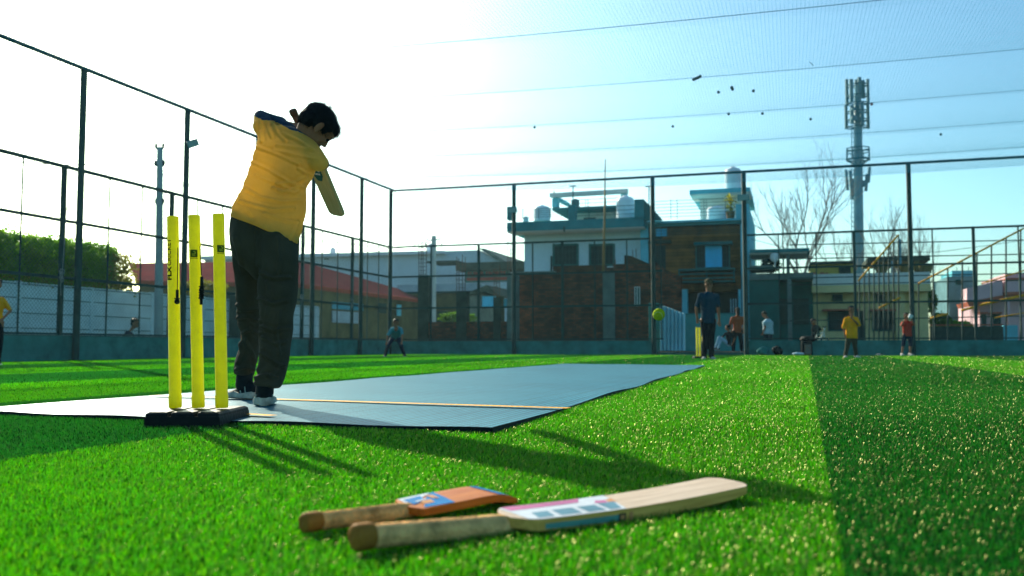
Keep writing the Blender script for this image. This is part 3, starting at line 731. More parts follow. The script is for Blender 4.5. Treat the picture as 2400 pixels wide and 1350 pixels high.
big = [('sticker', M['white'], ((.035,-.96),(.40,-.98),(.47,.98),(.035,.96)), 'face0'),
       ('sticker_panel', M['pink'], ((.05,.35),(.32,.45),(.36,.95),(.05,.92)), 'face1'),
       ('sticker_letter', M['slate'], ((.07,-.80),(.13,-.80),(.15,-.15),(.09,-.15)), 'face1'),
       ('sticker_letter', M['slate'], ((.155,-.80),(.235,-.80),(.25,-.10),(.17,-.10)), 'face1'),
       ('sticker_letter', M['slate'], ((.26,-.82),(.33,-.82),(.34,-.1),(.27,-.1)), 'face1'),
       ('sticker_letter', M['slate'], ((.345,-.84),(.39,-.84),(.43,-.0),(.36,-.05)), 'face1'),
       ('sticker_panel', M['pink'], ((.36,.1),(.40,-.1),(.42,.3),(.385,.4)), 'face1'),
       ('sticker_panel', M['orangest'], ((.41,.0),(.435,-.1),(.455,.4),(.425,.35)), 'face1'),
       ('edge_sticker', M['teal'], ((.08,-.6),(.39,-.6),(.39,.7),(.08,.7)), 'edge0'),
       ('edge_sticker', M['darkink'], ((.365,-.75),(.395,-.75),(.395,.85),(.365,.85)), 'edge1'),
       ('edge_sticker', M['orangest'], ((.371,-.4),(.389,-.4),(.389,.5),(.371,.5)), 'edge2'),
       ('edge_sticker', M['orangest'], ((.41,-.8),(.425,-.8),(.425,.9),(.41,.9)), 'edge1')]
HR = 0.0165
bat('larger pale willow bat with white and pink stickers lying on the turf, its handle nearest', G(826,1302)+Vector((0,0,0.023)), Vector((0.405, 1.70, 0.034)), Vector((-0.06,-0.10,1)), 0.25, 0.098, 0.037, HR,
    dict(blade=M['willow'], edge=M['willow_edge'], grip=M['grip'], cap=M['cork']), bow=-0.006, stickers=big, belly=0.9)
sm = [('sticker', M['white'], ((.03,.1),(.06,.9),(.36,1.0),(.36,.80)), 'face0'),
      ('sticker_panel', M['blue'], ((.07,-.85),(.34,-.95),(.40,.98),(.33,.9)), 'face0'),
      ('sticker_panel', M['orangest'], ((.12,-.45),(.22,-.45),(.24,.0),(.14,.0)), 'face1'),
      ('sticker_panel', M['blue'], ((.05,-.3),(.20,.0),(.24,.75),(.07,.6)), 'face1'),
      ('sticker_panel', M['orangest'], ((.27,.1),(.31,-.1),(.33,.5),(.28,.75)), 'face2'),
      ('sticker_panel', M['white'], ((.11,-.05),(.21,.05),(.22,.18),(.11,.10)), 'face2'),
      ('sticker', M['white'], ((.80,-.85),(.985,-.75),(.985,.8),(.80,.95)), 'face0'),
      ('sticker_panel', M['blue'], ((.78,-.9),(.86,-.9),(.84,.95),(.74,.9)), 'face1')]
bat('smaller orange bat with blue stickers lying on the turf behind the larger bat', G(708,1258)+Vector((0,0,0.019)), Vector((-0.010, 1.65, 0.031)), Vector((-0.06,-0.16,1)), 0.185, 0.078, 0.024, 0.0135,
    dict(blade=M['orange'], grip=M['grip2'], cap=M['cork']), bow=lambda t: 0.002*t - 0.019*max(0, (t-.66)/.34)**2, stickers=sm, belly=0.3)
# ================================================================== the batter
M['skin'] = mat('brown_skin', (0.30, 0.135, 0.075), 0.5, 0.08, 20, 0.1); M['skin_far'] = M['skin']
M['hair'] = mat('black_hair', (0.008, 0.010, 0.012), 0.6, 0.3, 60, 0.5, bscale=180)
M['shirt'] = mat('mustard_cotton', (0.95, 0.65, 0.15), 0.85, 0.06, 10, 0.35, bscale=250, trans=0.6)
M['navy'] = mat('navy_cotton', (0.02, 0.045, 0.075), 0.75, 0.15, 20, 0.2, bscale=200)
M['trouser'] = mat('dark_olive_jersey', (0.042, 0.043, 0.030), 0.85, 0.12, 8, 0.3, bscale=220)
M['shoe_up'] = mat('black_shoe_upper', (0.012, 0.018, 0.022), 0.7, 0.2, 30); M['sole'] = mat('grey_white_midsole', (0.34, 0.36, 0.32), 0.6, 0.3, 25)
M['trim'] = mat('pale_green_trim', (0.22, 0.33, 0.30), 0.5, 0.1)
def pair_ring(Lp, Rp, Y, depth, n=36, yl=0.0, yr=0.0, k=2.4):
    """ring whose silhouette runs from pixel Lp to pixel Rp at distance Y"""
    a = P(Lp[0], Lp[1], Y+yl); b = P(Rp[0], Rp[1], Y+yr); c = (a+b)/2; h = (b-a)/2
    up = Vector((0,-1,0)).cross(h).normalized(); d = h.normalized().cross(up).normalized()*depth/2
    out = []
    for j in range(n):
        t = 2*math.pi*j/n; co, si = math.cos(t), math.sin(t)
        f = (abs(co)**k + abs(si)**k)**(-1/k)
        out.append(c + h*co*f + d*si*f)
    return out
def smooth_rings(rs, sub=3):
    out = []
    for i in range(len(rs)-1):
        p0 = rs[max(i-1,0)]; p1 = rs[i]; p2 = rs[i+1]; p3 = rs[min(i+2,len(rs)-1)]
        for s_ in range(sub):
            t = s_/sub; t2, t3 = t*t, t*t*t
            out.append([0.5*((2*b)+(c-a)*t+(2*a-5*b+4*c-d)*t2+(3*b-a-3*c+d)*t3) for a,b,c,d in zip(p0,p1,p2,p3)])
    out.append(rs[-1]); return out
def project(v):
    d = v - CAM; f = d.y*_c + d.z*_s; u = -d.y*_s + d.z*_c
    return 1200 + FPX*d.x/f, 675 - FPX*u/f
def folds(me, lines, sigma, amp, front=True, noise_amp=0.0015, stretch=(1,1,1), nscale=9.0):
    """cloth creases: each line is a pixel polyline on the camera side; ridge of height amp"""
    V = np.empty(len(me.vertices)*3, np.float32); me.vertices.foreach_get('co', V); V = V.reshape(-1,3)
    Nn = np.array([v.normal[:] for v in me.vertices])
    d = V - np.array(CAM); f = d[:,1]*_c + d[:,2]*_s; u = -d[:,1]*_s + d[:,2]*_c
    px = 1200 + FPX*d[:,0]/f; py = 675 - FPX*u/f
    H = np.zeros(len(V))
    for ln in lines:
        a_ = amp
        if isinstance(ln[-1], (int, float)): a_ = amp*ln[-1]; ln = ln[:-1]
        best = np.full(len(V), 1e9); endf = np.ones(len(V))
        for (x0,y0),(x1,y1) in zip(ln[:-1], ln[1:]):
            dx, dy = x1-x0, y1-y0; t = np.clip(((px-x0)*dx+(py-y0)*dy)/(dx*dx+dy*dy), 0, 1)
            q = np.hypot(px-(x0+t*dx), py-(y0+t*dy)); best = np.minimum(best, q)
        g = np.exp(-(best/sigma)**2) - 0.45*np.exp(-((best-1.9*sigma)/(1.1*sigma))**2)
        H += a_*g
    face = np.clip(-Nn[:,1]*1.6+0.2, 0, 1) if front else 1.0
    H = H*face
    for i in range(len(V)):
        p = Vector(V[i]); H[i] += noise_amp*noise.noise(Vector((p.x*stretch[0], p.y*stretch[1], p.z*stretch[2]))*nscale)
    V2 = V + Nn*H[:,None]
    me.vertices.foreach_set('co', V2.astype(np.float32).ravel()); me.update()
YB = 4.22
batter = empty('person', Vector((-1.13, 4.2, 0.023)), 'boy in mustard T-shirt and dark trousers swinging a bat beside the near stumps', 'person')
# ---- shirt
torso = [((541,507),(698,572)),((545,499),(700,562)),((548,486),(703,546)),((555,466),(712,515)),((566,447),(718,490)),((577,420),(715,462)),((587,394),(716,440)),((595,366),(727,424)),
         ((603,340),(738,404)),((609,322),(743,380)),((618,308),(742,352)),((636,298),(738,333)),((664,296),(726,320)),((690,298),(716,312))]
dep = [.20,.205,.21,.21,.205,.20,.205,.21,.215,.21,.19,.155,.115,.07]
rings = smooth_rings([pair_ring(a, b, YB, d_, k=2.5) for (a,b), d_ in zip(torso, dep)], 3)
mb = MB(); mb.loft(rings)
# left sleeve (raised arm), right sleeve
PX = lambda x, y, Y=YB: P(x, y, Y)
mb.caps(PX(640,330,4.22), PX(616,290,4.27), 0.062, 0.047); mb.caps(PX(616,296,4.24), PX(612,275,4.29), 0.048, 0.034)
mb.caps(PX(612,276,4.28), PX(655,291,4.36), 0.033, 0.040); mb.caps(PX(655,296,4.34), PX(684,306,4.30), 0.038, 0.026)
mb.caps(PX(620,322,4.22), PX(612,288,4.22), 0.036, 0.030)
mb.caps(PX(715,352,4.20), PX(745,378,4.17), 0.066, 0.047); mb.caps(PX(742,372,4.18), PX(757,381,4.22), 0.046, 0.030)
me = remesh(mb, 0.005, 10, 0.6)
L1 = [[(560,470),(600,482),(640,492),(690,488)], [(573,440),(610,462),(660,472),(705,470)], [(590,380),(625,395),(680,428),(710,440)], [(603,345),(650,362),(700,385)],
      [(640,440),(665,450),(700,438),(722,420)], [(655,446),(690,452),(712,436)], [(650,430),(690,428),(718,414)], [(598,410),(640,428),(675,440),0.8],
      [(625,285),(629,300),(636,320)], [(609,280),(611,305),(612,330)], [(640,290),(650,310),(668,330),0.8], [(662,312),(700,330),(735,352),0.7],
      [(650,340),(690,345),(730,350),0.6], [(640,352),(690,362),(735,372),0.6], [(700,520),(690,545),(680,560),0.6], [(560,455),(575,480),(590,505),0.5], [(620,500),(660,515),(700,520),0.5], [(700,395),(715,405),(735,412)]]
folds(me, L1, 3.3, 0.0095, noise_amp=0.006, stretch=(1,1,2.2), nscale=9)
me.materials.append(M['shirt']); me.materials.append(M['navy'])
for p in me.polygons:
    x, y = project(p.center); n_ = p.normal
    line = np.interp(x, [590,598,615,640,662,682,705,735,760,780], [268,272,281,282,293,304,309,326,352,375])
    if (y < line + 0.5 and x < 705) or (n_.y > 0.15 and y < line+28) or (x > 700 and y < line+1.5 and n_.z > 0.55): p.material_index = 1
shirt = link_mesh('shirt', me, batter)
# ---- trousers: two lofted legs and the seat
mb = MB()
rleg = [((604,520),(694,556)),((606,560),(698,590)),((607,600),(699,618)),((608,640),(697,650)),((607,680),(694,684)),((606,720),(690,724)),((607,760),(685,764)),((608,800),(681,804)),((607,830),(678,838)),((603,860),(671,870)),((597,884),(664,896)),((594,898),(658,911))]
lleg = [((542,520),(634,545)),((541,548),(634,556)),((543,585),(626,588)),((548,625),(620,626)),((553,665),(615,665)),((557,705),(612,705)),((554,738),(611,738)),((556,757),(611,757)),((568,778),(611,778)),((565,800),(608,802)),((557,828),(604,830)),((549,855),(600,855)),((545,872),(598,874)),((548,880),(594,884))]
Yr = np.linspace(4.22, 4.07, len(rleg)); Yl = np.linspace(4.26, 4.60, len(lleg))
dr = np.linspace(.185, .125, len(rleg)); dl = np.linspace(.185, .12, len(lleg))
mb.loft(smooth_rings([pair_ring(a, b, Yr[i], dr[i], k=2.15) for i, (a, b) in enumerate(rleg)], 3))
mb.loft(smooth_rings([pair_ring(a, b, Yl[i], dl[i], k=2.15) for i, (a, b) in enumerate(lleg)], 3))
seat = [((546,488),(695,545)),((542,515),(697,560)),((540,545),(697,575)),((541,575),(698,590)),((548,605),(690,612)),((565,622),(675,628)),((585,640),(655,648)),((597,655),(640,660))]
mb.loft(smooth_rings([pair_ring(a, b, YB+.02, d_, k=2.3) for (a,b), d_ in zip(seat, [.19,.205,.215,.21,.18,.14,.10,.05])], 3))
me = remesh(mb, 0.0055, 16, 0.6)
L2 = [[(597,520),(600,560),(606,620),0.8], [(612,640),(640,652),(680,650)], [(606,700),(640,712),(670,705)], [(610,765),(640,775),(676,768)], [(612,790),(645,806),(672,800)],
      [(600,885),(625,878),(650,886)], [(594,870),(612,850),(612,820)], [(615,830),(645,850),(668,860)], [(556,715),(575,728),(600,724)], [(557,745),(580,742),(604,752)], [(570,780),(585,772),(605,782)],
      [(560,800),(566,826),(556,850)], [(575,800),(590,822),(600,850)], [(552,866),(575,858),(596,866)], [(650,560),(655,600),(648,640),0.6], [(630,880),(650,866),(668,850)], [(552,560),(560,600),(566,640),0.6], [(625,660),(632,700),(625,740),0.7], [(655,730),(648,780),(655,830),0.7]]
folds(me, L2, 4.0, 0.0110, noise_amp=0.010, stretch=(1.5,1.5,1), nscale=11)
fin(me, 'trousers', M['trouser'], batter)
# ---- body: neck, head, arms, hands, ankles
f_ = Vector((.50,.40,-.77)).normalized(); u0 = Vector((.66,.12,.72)); u_ = (u0 - f_*u0.dot(f_)).normalized(); s_ = f_.cross(u_)   # face, crown, head's right side (towards camera)
if s_.y > 0: s_ = -s_
HC = PX(744, 297, 4.22)
def hp(a, b, c): return HC + f_*a + u_*b + s_*c
mb = MB()
mb.ell(hp(-.004,.016,0), f_*.089, s_*.070, u_*.076, 20, 14)
mb.ell(hp(.018,-.036,0), f_*.062, s_*.055, u_*.060, 18, 12)
mb.ell(hp(.052,-.070,0), f_*.028, s_*.030, u_*.022)      # chin
mb.ell(hp(.060,.020,0), f_*.024, s_*.052, u_*.032)       # brow
mb.caps(hp(.078,.004,0), hp(.090,-.022,0), .007, .0095); mb.ell(hp(.084,-.026,.007), f_*.008, s_*.008, u_*.007); mb.ell(hp(.084,-.026,-.007), f_*.008, s_*.008, u_*.007)
mb.ell(hp(.074,-.046,0), f_*.012, s_*.022, u_*.006); mb.ell(hp(.072,-.055,0), f_*.012, s_*.019, u_*.006)
mb.ell(hp(.050,-.022,.040), f_*.022, s_*.016, u_*.020); mb.ell(hp(.050,-.022,-.040), f_*.022, s_*.016, u_*.020)
mb.caps(PX(712,330,4.22), hp(-.024,-.045,0), 0.046, 0.043)
mb.caps(PX(700,335,4.22), PX(716,322,4.22), 0.07, 0.052)
# upper arms and forearms, beyond the torso
elL = PX(616,283,4.29); wrL = PX(692,298,4.40); elR = PX(757,384,4.22); wrR = PX(712,330,4.42)
mb.caps(PX(650,330,4.22), elL, .036, .030); mb.caps(elL, wrL, .029, .020)
mb.caps(PX(722,356,4.2), elR, .036, .030); mb.caps(elR, wrR, .030, .021)
for c0 in ((574,860,4.58,574,915,4.60),(622,880,4.08,620,935,4.08)): mb.caps(P(*c0[:3]), P(*c0[3:]), .022, .022)
for a_, b_, c_ in ((P(580,560,4.26), P(583,730,4.42), P(574,862,4.58)), (P(655,590,4.22), P(648,735,4.15), P(624,882,4.08))):
    mb.caps(PX(625,545,4.24), a_, .06, .055); mb.caps(a_, b_, .055, .036); mb.caps(b_, c_, .036, .022)
mb.caps(PX(625,545,4.24), PX(690,350,4.24), .06, .06)
# bat in the hands
BT, TO = PX(685, 257, 4.40), PX(790, 506, 4.80)
bx = (TO-BT).normalized()
def hand(mb, wrist, hold, side):
    """palm beside the handle, four fingers and a thumb closed round it"""
    palm = hold + side*0.024
    mb.ell((wrist+palm)/2 + side*.004, (palm-wrist)*0.55, bx*0.032, side*0.014, 14, 10)
    v = bx.cross(side).normalized()
    for k in range(4):
        b0 = hold + bx*(0.024-0.0165*k); ln = (0.9,1.0,0.95,0.8)[k]; pts = []
        for j in range(7):
            a = (-0.3 + j*0.62*ln); pts.append(b0 + (side*math.cos(a) + v*math.sin(a))*0.0225)
        for p, q in zip(pts[:-1], pts[1:]): mb.caps(p, q, .0072, .0068, 8)
    pts = [hold + bx*(0.036) + (side*math.cos(a) - v*math.sin(a))*0.0235 for a in (0.1,0.7,1.3,1.9)]
    for p, q in zip(pts[:-1], pts[1:]): mb.caps(p, q, .009, .008, 8)
hL = BT + bx*0.105; hR = BT + bx*0.19
hand(mb, wrL, hL, (wrL-hL-bx*(wrL-hL).dot(bx)).normalized() if (wrL-hL).length > .01 else Vector((-1,0,0)))
hand(mb, wrR, hR, (wrR-hR-bx*(wrR-hR).dot(bx)).normalized())
me = remesh(mb, 0.0045, 3, 0.4)
body = fin(me, 'body', M['skin'], batter)
# eyes and ears
for sg in (1, -1):
    mb = MB(); e_ = hp(.002,-.006,.066*sg)
    pts = [hp(.000-.013*math.cos(a), -.006+.026*math.sin(a), (.071+.008*max(0,math.cos(a)))*sg) for a in np.linspace(-2.2, 2.2, 14)]
    mb.tube(pts, [.003+.0025*math.sin(math.pi*i/13) for i in range(14)], 8); mb.ell(hp(-.002,-.004,.072*sg), f_*.014, u_*.027, s_*.007*sg)
    mb.ell(hp(.004,-.030,.072*sg), f_*.008, u_*.010, s_*.006)
    m_ = remesh(mb, .0025, 2); fin(m_, 'ear', M['skin'], body)
    mb = MB(); mb.ell(hp(.071,-.001,.030*sg), f_*.010, s_*.012, u_*.008, 12, 8); mb.build('eye', M['hair'], body, smooth=True)
    mb = MB(); mb.caps(hp(.080,.015,.018*sg), hp(.072,.018,.044*sg), .004, .003, 8); mb.build('eyebrow', M['hair'], body, smooth=True)
# hair: thick cap with a fringe and a neat nape, real strands at the rim
mb = MB()
mb.ell(hp(-.014,.028,0), f_*.092, s_*.077, u_*.071, 22, 14); mb.ell(hp(-.048,-.004,0), f_*.052, s_*.071, u_*.058, 18, 12)
mb.ell(hp(.042,.056,0), f_*.042, s_*.060, u_*.030, 18, 12); mb.ell(hp(.066,.046,0), f_*.020, s_*.048, u_*.016, 16, 10)
mb.ell(hp(-.020,.012,.040), f_*.055, s_*.036, u_*.045); mb.ell(hp(-.020,.012,-.040), f_*.055, s_*.036, u_*.045)
mb.ell(hp(.028,.014,.058), f_*.012, s_*.011, u_*.028); mb.ell(hp(.028,.014,-.058), f_*.012, s_*.011, u_*.028)
me = remesh(mb, .005, 4, .5)
V = [v.co.copy() for v in me.vertices]; Nn = [v.normal.copy() for v in me.vertices]
for i, v in enumerate(me.vertices):
    p = V[i]-HC; q = Vector((p.dot(f_)*18, p.dot(u_)*45, p.dot(s_)*45)); v.co = V[i] + Nn[i]*(0.0022*noise.noise(q*1.6) + 0.0022*noise.noise(q*4))
tris = list(zip([v.co.copy() for v in me.vertices], Nn)); 
hair = fin(me, 'hair', M['hair'], batter)
mb = MB()
for k in range(5000):
    c, nn = tris[random.randrange(len(tris))]
    d_ = (nn*0.38 + (f_*0.8 - u_*0.2)*random.uniform(.1,1) + Vector((random.uniform(-.3,.3),)*3)).normalized(); ln = random.uniform(.006,.020)
    w_ = d_.orthogonal().normalized()*0.0006; mb.add([c-w_, c+w_, c+d_*ln*.6+w_*.6+nn*.001, c+d_*ln+nn*.001], [(0,1,2),(0,2,3)])
for k in range(9):
    c = hp(-.035+random.uniform(-.008,.008), .098, random.uniform(-.01,.01)); d_ = (u_*.7 - f_*random.uniform(.2,.9) + s_*random.uniform(-.3,.3)).normalized()
    mb.tube([c-d_*.006, c+d_*.012, c+d_*.018+f_*.006], [.0012,.0008,.0004], 5)
mb.build('hair_strands', M['hair'], hair)
# ---- shoes
def shoe(parent, heel, toe_dir, ln, lift=0.0, up=EZ, w=0.090):
    X = toe_dir.normalized(); Yv = up.cross(X).normalized(); Z = X.cross(Yv).normalized()
    prof = [(0.0,.30,.06),(0.03,.40,.075),(0.12,.44,.090),(0.3,.42,.092),(0.5,.42,.068),(0.7,.50,.048),(0.85,.47,.040),(0.95,.36,.034),(1.0,.18,.026)]
    pt = lambda x, y, z: heel + X*x + Yv*y + Z*z
    mb = MB(); rings = []
    for t, wd, hh in prof:
        x = t*ln; hw = wd*w*1.02; bot = 0.018
        rings.append([pt(x, hw*math.cos(a)*(1.0 if math.sin(a) < 0 else (1-0.38*math.sin(a))), bot + (hh-bot)*max(math.sin(a),0) + 0.006*min(math.sin(a),0)) for a in np.linspace(0, 2*math.pi, 20, endpoint=False)])
    mb.loft(smooth_rings(rings, 2)); mb.build('shoe', M['shoe_up'], parent, smooth=True)
    sh = COL.objects[-1]
    mb = MB(); rings = []
    for t, wd, hh in [(-0.03,.22,.03)] + prof[1:-1] + [(1.0,.24,0),(1.02,.12,0)]:
        x = t*ln; hw = wd*w*1.16; top = 0.028 + 0.010*max(0, 1-t*4) + 0.010*math.exp(-((t-.5)/.12)**2)
        rings.append([pt(x, hw*cx, z) for cx, z in ((-1,.008),(-1.04,.5*top),(-.97,top),(-.5,top*.9),(.5,top*.9),(.97,top),(1.04,.5*top),(1,.008),(.5,.001),(-.5,.001))])
    mb.loft(rings); mb.build('midsole', M['sole'], sh, smooth=True, autosmooth=45)
    mb = MB()
    for sg in (1,-1):
        for x0, x1 in ((.30,.42),(.48,.60)):
            mb.tube([pt((x0-.22)*ln, sg*w*.44, .030), pt(((x0+x1)/2-.22)*ln, sg*w*.385, .048), pt((x1-.22)*ln, sg*w*.30, .064)], .0028, 6)
    mb.build('shoe_trim', M['trim'], sh)
    
    return sh
mz = 0.018
hR_ = G(622, 953, mz); hR_.z = mz
def add_shoe(hl, dr_, ln):
    return shoe(batter, hl, dr_, ln)
add_shoe(Vector((P(619,950,4.06).x, 4.055, mz)), Vector((-0.24, 1, 0)), 0.215)
add_shoe(Vector((P(596,938,4.56).x, 4.56, mz)), Vector((-0.80, 0.62, 0)), 0.215)
for q in (((574,872,4.58),(572,902,4.60),.042),((622,890,4.07),(620,922,4.10),.040)):
    mb = MB(); mb.caps(P(*q[0]), P(*q[1]), q[2]*.95, q[2]); mb.build('sock', M['shoe_up'], batter, smooth=True)
# ---- bat he swings
M['willow_shade'] = wood_mat('shaded_willow', (0.30, 0.26, 0.10), (0.42, 0.36, 0.17)); M['badge'] = mat('bat_badge', (0.02, 0.09, 0.09), 0.4, 0.1)  # swung bat: willow darkened and greened, shade put into its colour
M['grip3'] = mat('brown_rubber_grip', (0.12, 0.06, 0.035), 0.7, 0.2, 30)
st2 = [('badge', M['badge'], ((.10,-.85),(.38,-.80),(.38,.45),(.10,.50)), 'face0'), ('badge', M['badge'], ((.37,-.80),(.45,-.45),(.45,.10),(.37,.45)), 'face0'),
       ('badge_mark', M['white'], ((.24,-.50),(.31,-.55),(.31,-.30),(.24,-.25)), 'face1'), ('badge_mark', M['white'], ((.24,.20),(.31,.25),(.31,.0),(.24,-.05)), 'face1')]
for k in range(4): st2.append(('badge_mark', M['white'], ((.335,-.55+.20*k),(.360,-.55+.20*k),(.360,-.43+.20*k),(.335,-.43+.20*k)), 'face1'))
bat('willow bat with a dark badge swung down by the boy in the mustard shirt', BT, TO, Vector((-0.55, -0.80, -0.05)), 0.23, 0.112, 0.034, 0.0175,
    dict(blade=M['willow_shade'], grip=M['grip3'], cap=M['grip3']), bow=0.004, stickers=st2, belly=0.9)
# ================================================================== people in the distance
def cloth(name, c, v=0.12, tr=0.15): return mat(name, c, 0.85, v, 8, 0.2, bscale=90, trans=tr)
M['c_navy'] = cloth('blue_tee_cotton', (0.005, 0.05, 0.085)); M['c_black'] = cloth('black_cotton', (0.010, 0.014, 0.018), tr=0); M['c_cap'] = cloth('olive_cap', (0.09, 0.07, 0.035), tr=0)
M['c_rust'] = cloth('rust_cotton', (0.36, 0.085, 0.03)); M['c_white'] = cloth('pale_blue_white_cotton', (0.45, 0.66, 0.74)); M['c_yellow'] = cloth('yellow_cotton', (0.88, 0.38, 0.01))
M['c_red'] = cloth('red_cotton', (0.50, 0.05, 0.03)); M['c_teal'] = cloth('aqua_cotton', (0.05, 0.30, 0.36)); M['c_darkblue'] = cloth('dark_blue_cotton', (0.012, 0.025, 0.05), tr=0)
M['c_light'] = cloth('pale_denim', (0.30, 0.50, 0.66)); M['shoe_w'] = mat('pale_shoe', (0.40, 0.40, 0.38), 0.6, 0.2); M['c_khaki'] = cloth('dark_khaki', (0.05, 0.05, 0.03), tr=0)
def person(label, Y, J, face, top, bottom, hairmat='hair', shoes='shoe_up', hem=None, legs='long', cap=None, longhair=False, sleeve=0.8, width=1.0, hs=1.0, vox=0.012, dY={}, group=None, barefoot=False):
    """J: joints as pixel positions of the photo at distance Y (dY gives depth offsets in metres)"""
    W = {k: P(v[0], v[1], Y + dY.get(k, 0)) for k, v in J.items()}
    foot_z = min(W['anL'].z, W['anR'].z)
    mid = (W['anL'] + W['anR'])/2
    o = empty('person', Vector((mid.x, mid.y, foot_z-0.06)), label, 'person', group)
    f_ = Vector((face[0], face[1], face[2] if len(face) > 2 else 0)).normalized(); u_ = EZ - f_*f_.z; u_.normalize(); s_ = f_.cross(u_)
    hd = W['head']; k = hs
    hp = lambda a, b, c: hd + (f_*a + u_*b + s_*c)*k
    across = (W['shR'] - W['shL']); sw = across.length; across.normalize()
    sc = sw/0.38
    fwd = Vector((-across.y, across.x, 0)).normalized()
    neck = (W['shL'] + W['shR'])/2 + EZ*0.01*sc; hipc = (W['hipL'] + W['hipR'])/2
    # body
    mb = MB()
    mb.ell(hp(-.004,.020,0), f_*.092*k, s_*.074*k, u_*.088*k, 18, 12); mb.ell(hp(.020,-.040,0), f_*.066*k, s_*.056*k, u_*.064*k, 16, 10)
    mb.ell(hp(.060,-.082,0), f_*.024*k, s_*.026*k, u_*.018*k); mb.caps(hp(.086,.000,0), hp(.102,-.028,0), .009*k, .013*k, 10)
    for sg in (1,-1): mb.ell(hp(-.002,-.012,.074*sg), f_*.016*k, s_*.009*k, u_*.027*k, 10, 8)
    mb.ell(hp(.080,-.056,0), f_*.010*k, s_*.024*k, u_*.006*k)
    mb.caps(hp(-.015,-.06,0), neck + (hd-neck)*0.1, .054*k, .058*sc)
    mb.caps(neck - EZ*.04*sc, hipc, .085*sc, .095*sc)
    for a in 'LR':
        mb.caps(neck.lerp(W['sh'+a], .5)-EZ*.02, W['sh'+a] - EZ*.045*sc, .045*sc, .040*sc); mb.caps(W['sh'+a] - EZ*.045*sc, W['el'+a], .042*sc, .034*sc, 12); mb.caps(W['el'+a], W['wr'+a], .034*sc, .024*sc, 12)
        # hand: palm, four fingers, thumb
        d = (W['wr'+a] - W['el'+a]).normalized(); hk = 0.9*sc; side = f_.cross(d); side = side.normalized() if side.length > .1 else across
        wr = W['wr'+a]; palm = wr + d*.045*hk; nrm = d.cross(side).normalized()
        mb.ell(palm, d*.050*hk, side*.038*hk, nrm*.017*hk, 12, 8)
        for q in range(4):
            b0 = palm + d*.040*hk + side*((q-1.5)*.019)*hk; ln = (.058,.068,.062,.048)[q]*hk
            m1_ = b0 + d*ln*.55 + nrm*.008*hk; mb.caps(b0, m1_, .0095*hk, .009*hk, 8); mb.caps(m1_, m1_ + d*ln*.3 + nrm*ln*.4, .009*hk, .008*hk, 8)
        sg = 1 if a == 'L' else -1
        tb = wr + d*.02*hk + side*sg*.03*hk; mb.caps(tb, tb + d*.035*hk + side*sg*.022*hk, .012*hk, .010*hk, 8); mb.caps(tb + d*.035*hk + side*sg*.022*hk, tb + d*.062*hk + side*sg*.024*hk + nrm*.01*hk, .010*hk, .008*hk, 8)
        mb.caps(W['hip'+a], W['kn'+a], .078*sc, .052*sc, 14); mb.caps(W['kn'+a], W['an'+a], .052*sc, .034*sc, 14)
        mb.caps(hipc, W['hip'+a], .09*sc, .085*sc)
        if barefoot: mb.caps(W['an'+a], W['an'+a] + f_*.1, .03, .02)
    body = fin(remesh(mb, vox*.75, 2, .4), 'body', M['skin'], o)
    # face details
    for sg in (1,-1):
        mb = MB(); mb.ell(hp(.080,.004,.030*sg), f_*.010*k, s_*.013*k, u_*.008*k, 10, 6); mb.build('eye', M['hair'], body, smooth=True)
        mb = MB(); mb.caps(hp(.090,.022,.018*sg), hp(.082,.024,.045*sg), .004*k, .003*k, 6); mb.build('eyebrow', M['hair'], body, smooth=True)
    # hair / cap
    mb = MB(); mb.ell(hp(-.030,.044,0), f_*.082*k, s_*.084*k, u_*.080*k, 18, 12); mb.ell(hp(-.055,-.012,0), f_*.046*k, s_*.074*k, u_*.062*k, 16, 10); mb.ell(hp(.038,.082,0), f_*.046*k, s_*.066*k, u_*.028*k)
    if longhair: mb.ell(hp(-.075,-.03,0), f_*.05*k, s_*.07*k, u_*.09*k); mb.ell(hp(-.07,-.13,0), f_*.035*k, s_*.05*k, u_*.08*k)
    me_ = remesh(mb, .011, 2)
    for v in me_.vertices: v.co += v.normal*0.008*noise.noise(v.co*40)
    fin(me_, 'hair', M[hairmat], o)
    if cap:
        mb = MB(); rings = []
        for i in range(7):
            a = i/6*math.pi/2*0.98; rings.append([hp(-.006 + .102*math.cos(a)*math.cos(t), .048+.088*math.sin(a), .088*math.cos(a)*math.sin(t)) for t in np.linspace(0,2*math.pi,20,endpoint=False)])
        mb.loft(rings); c_ = mb.build('cap', M[cap], o, smooth=True)
        mb = MB(); mb.loft([[hp(.07+q, .052-.25*q, .066*cx*math.sqrt(max(0,1-(q/.09)**2))) + u_*z for cx in (-1,-.5,0,.5,1) for z in (0,)] + [hp(.07+q, .052-.25*q+.006, .066*cx*math.sqrt(max(0,1-(q/.09)**2))) for cx in (1,.5,0,-.5,-1)] for q in (0,.03,.06,.08,.089)])
        mb.build('cap_peak', M[cap], c_)
    # shirt
    mb = MB(); hz = hem if hem else None
    ws = [(0.0,.34,.13),(0.045,.60,.17),(0.10,.84,.20),(0.19,.96,.235),(0.35,.92,.235),(0.6,.86,.225),(0.85,.92,.235),(1.0,.96,.24),(1.10,.98,.235)]
    rings = []
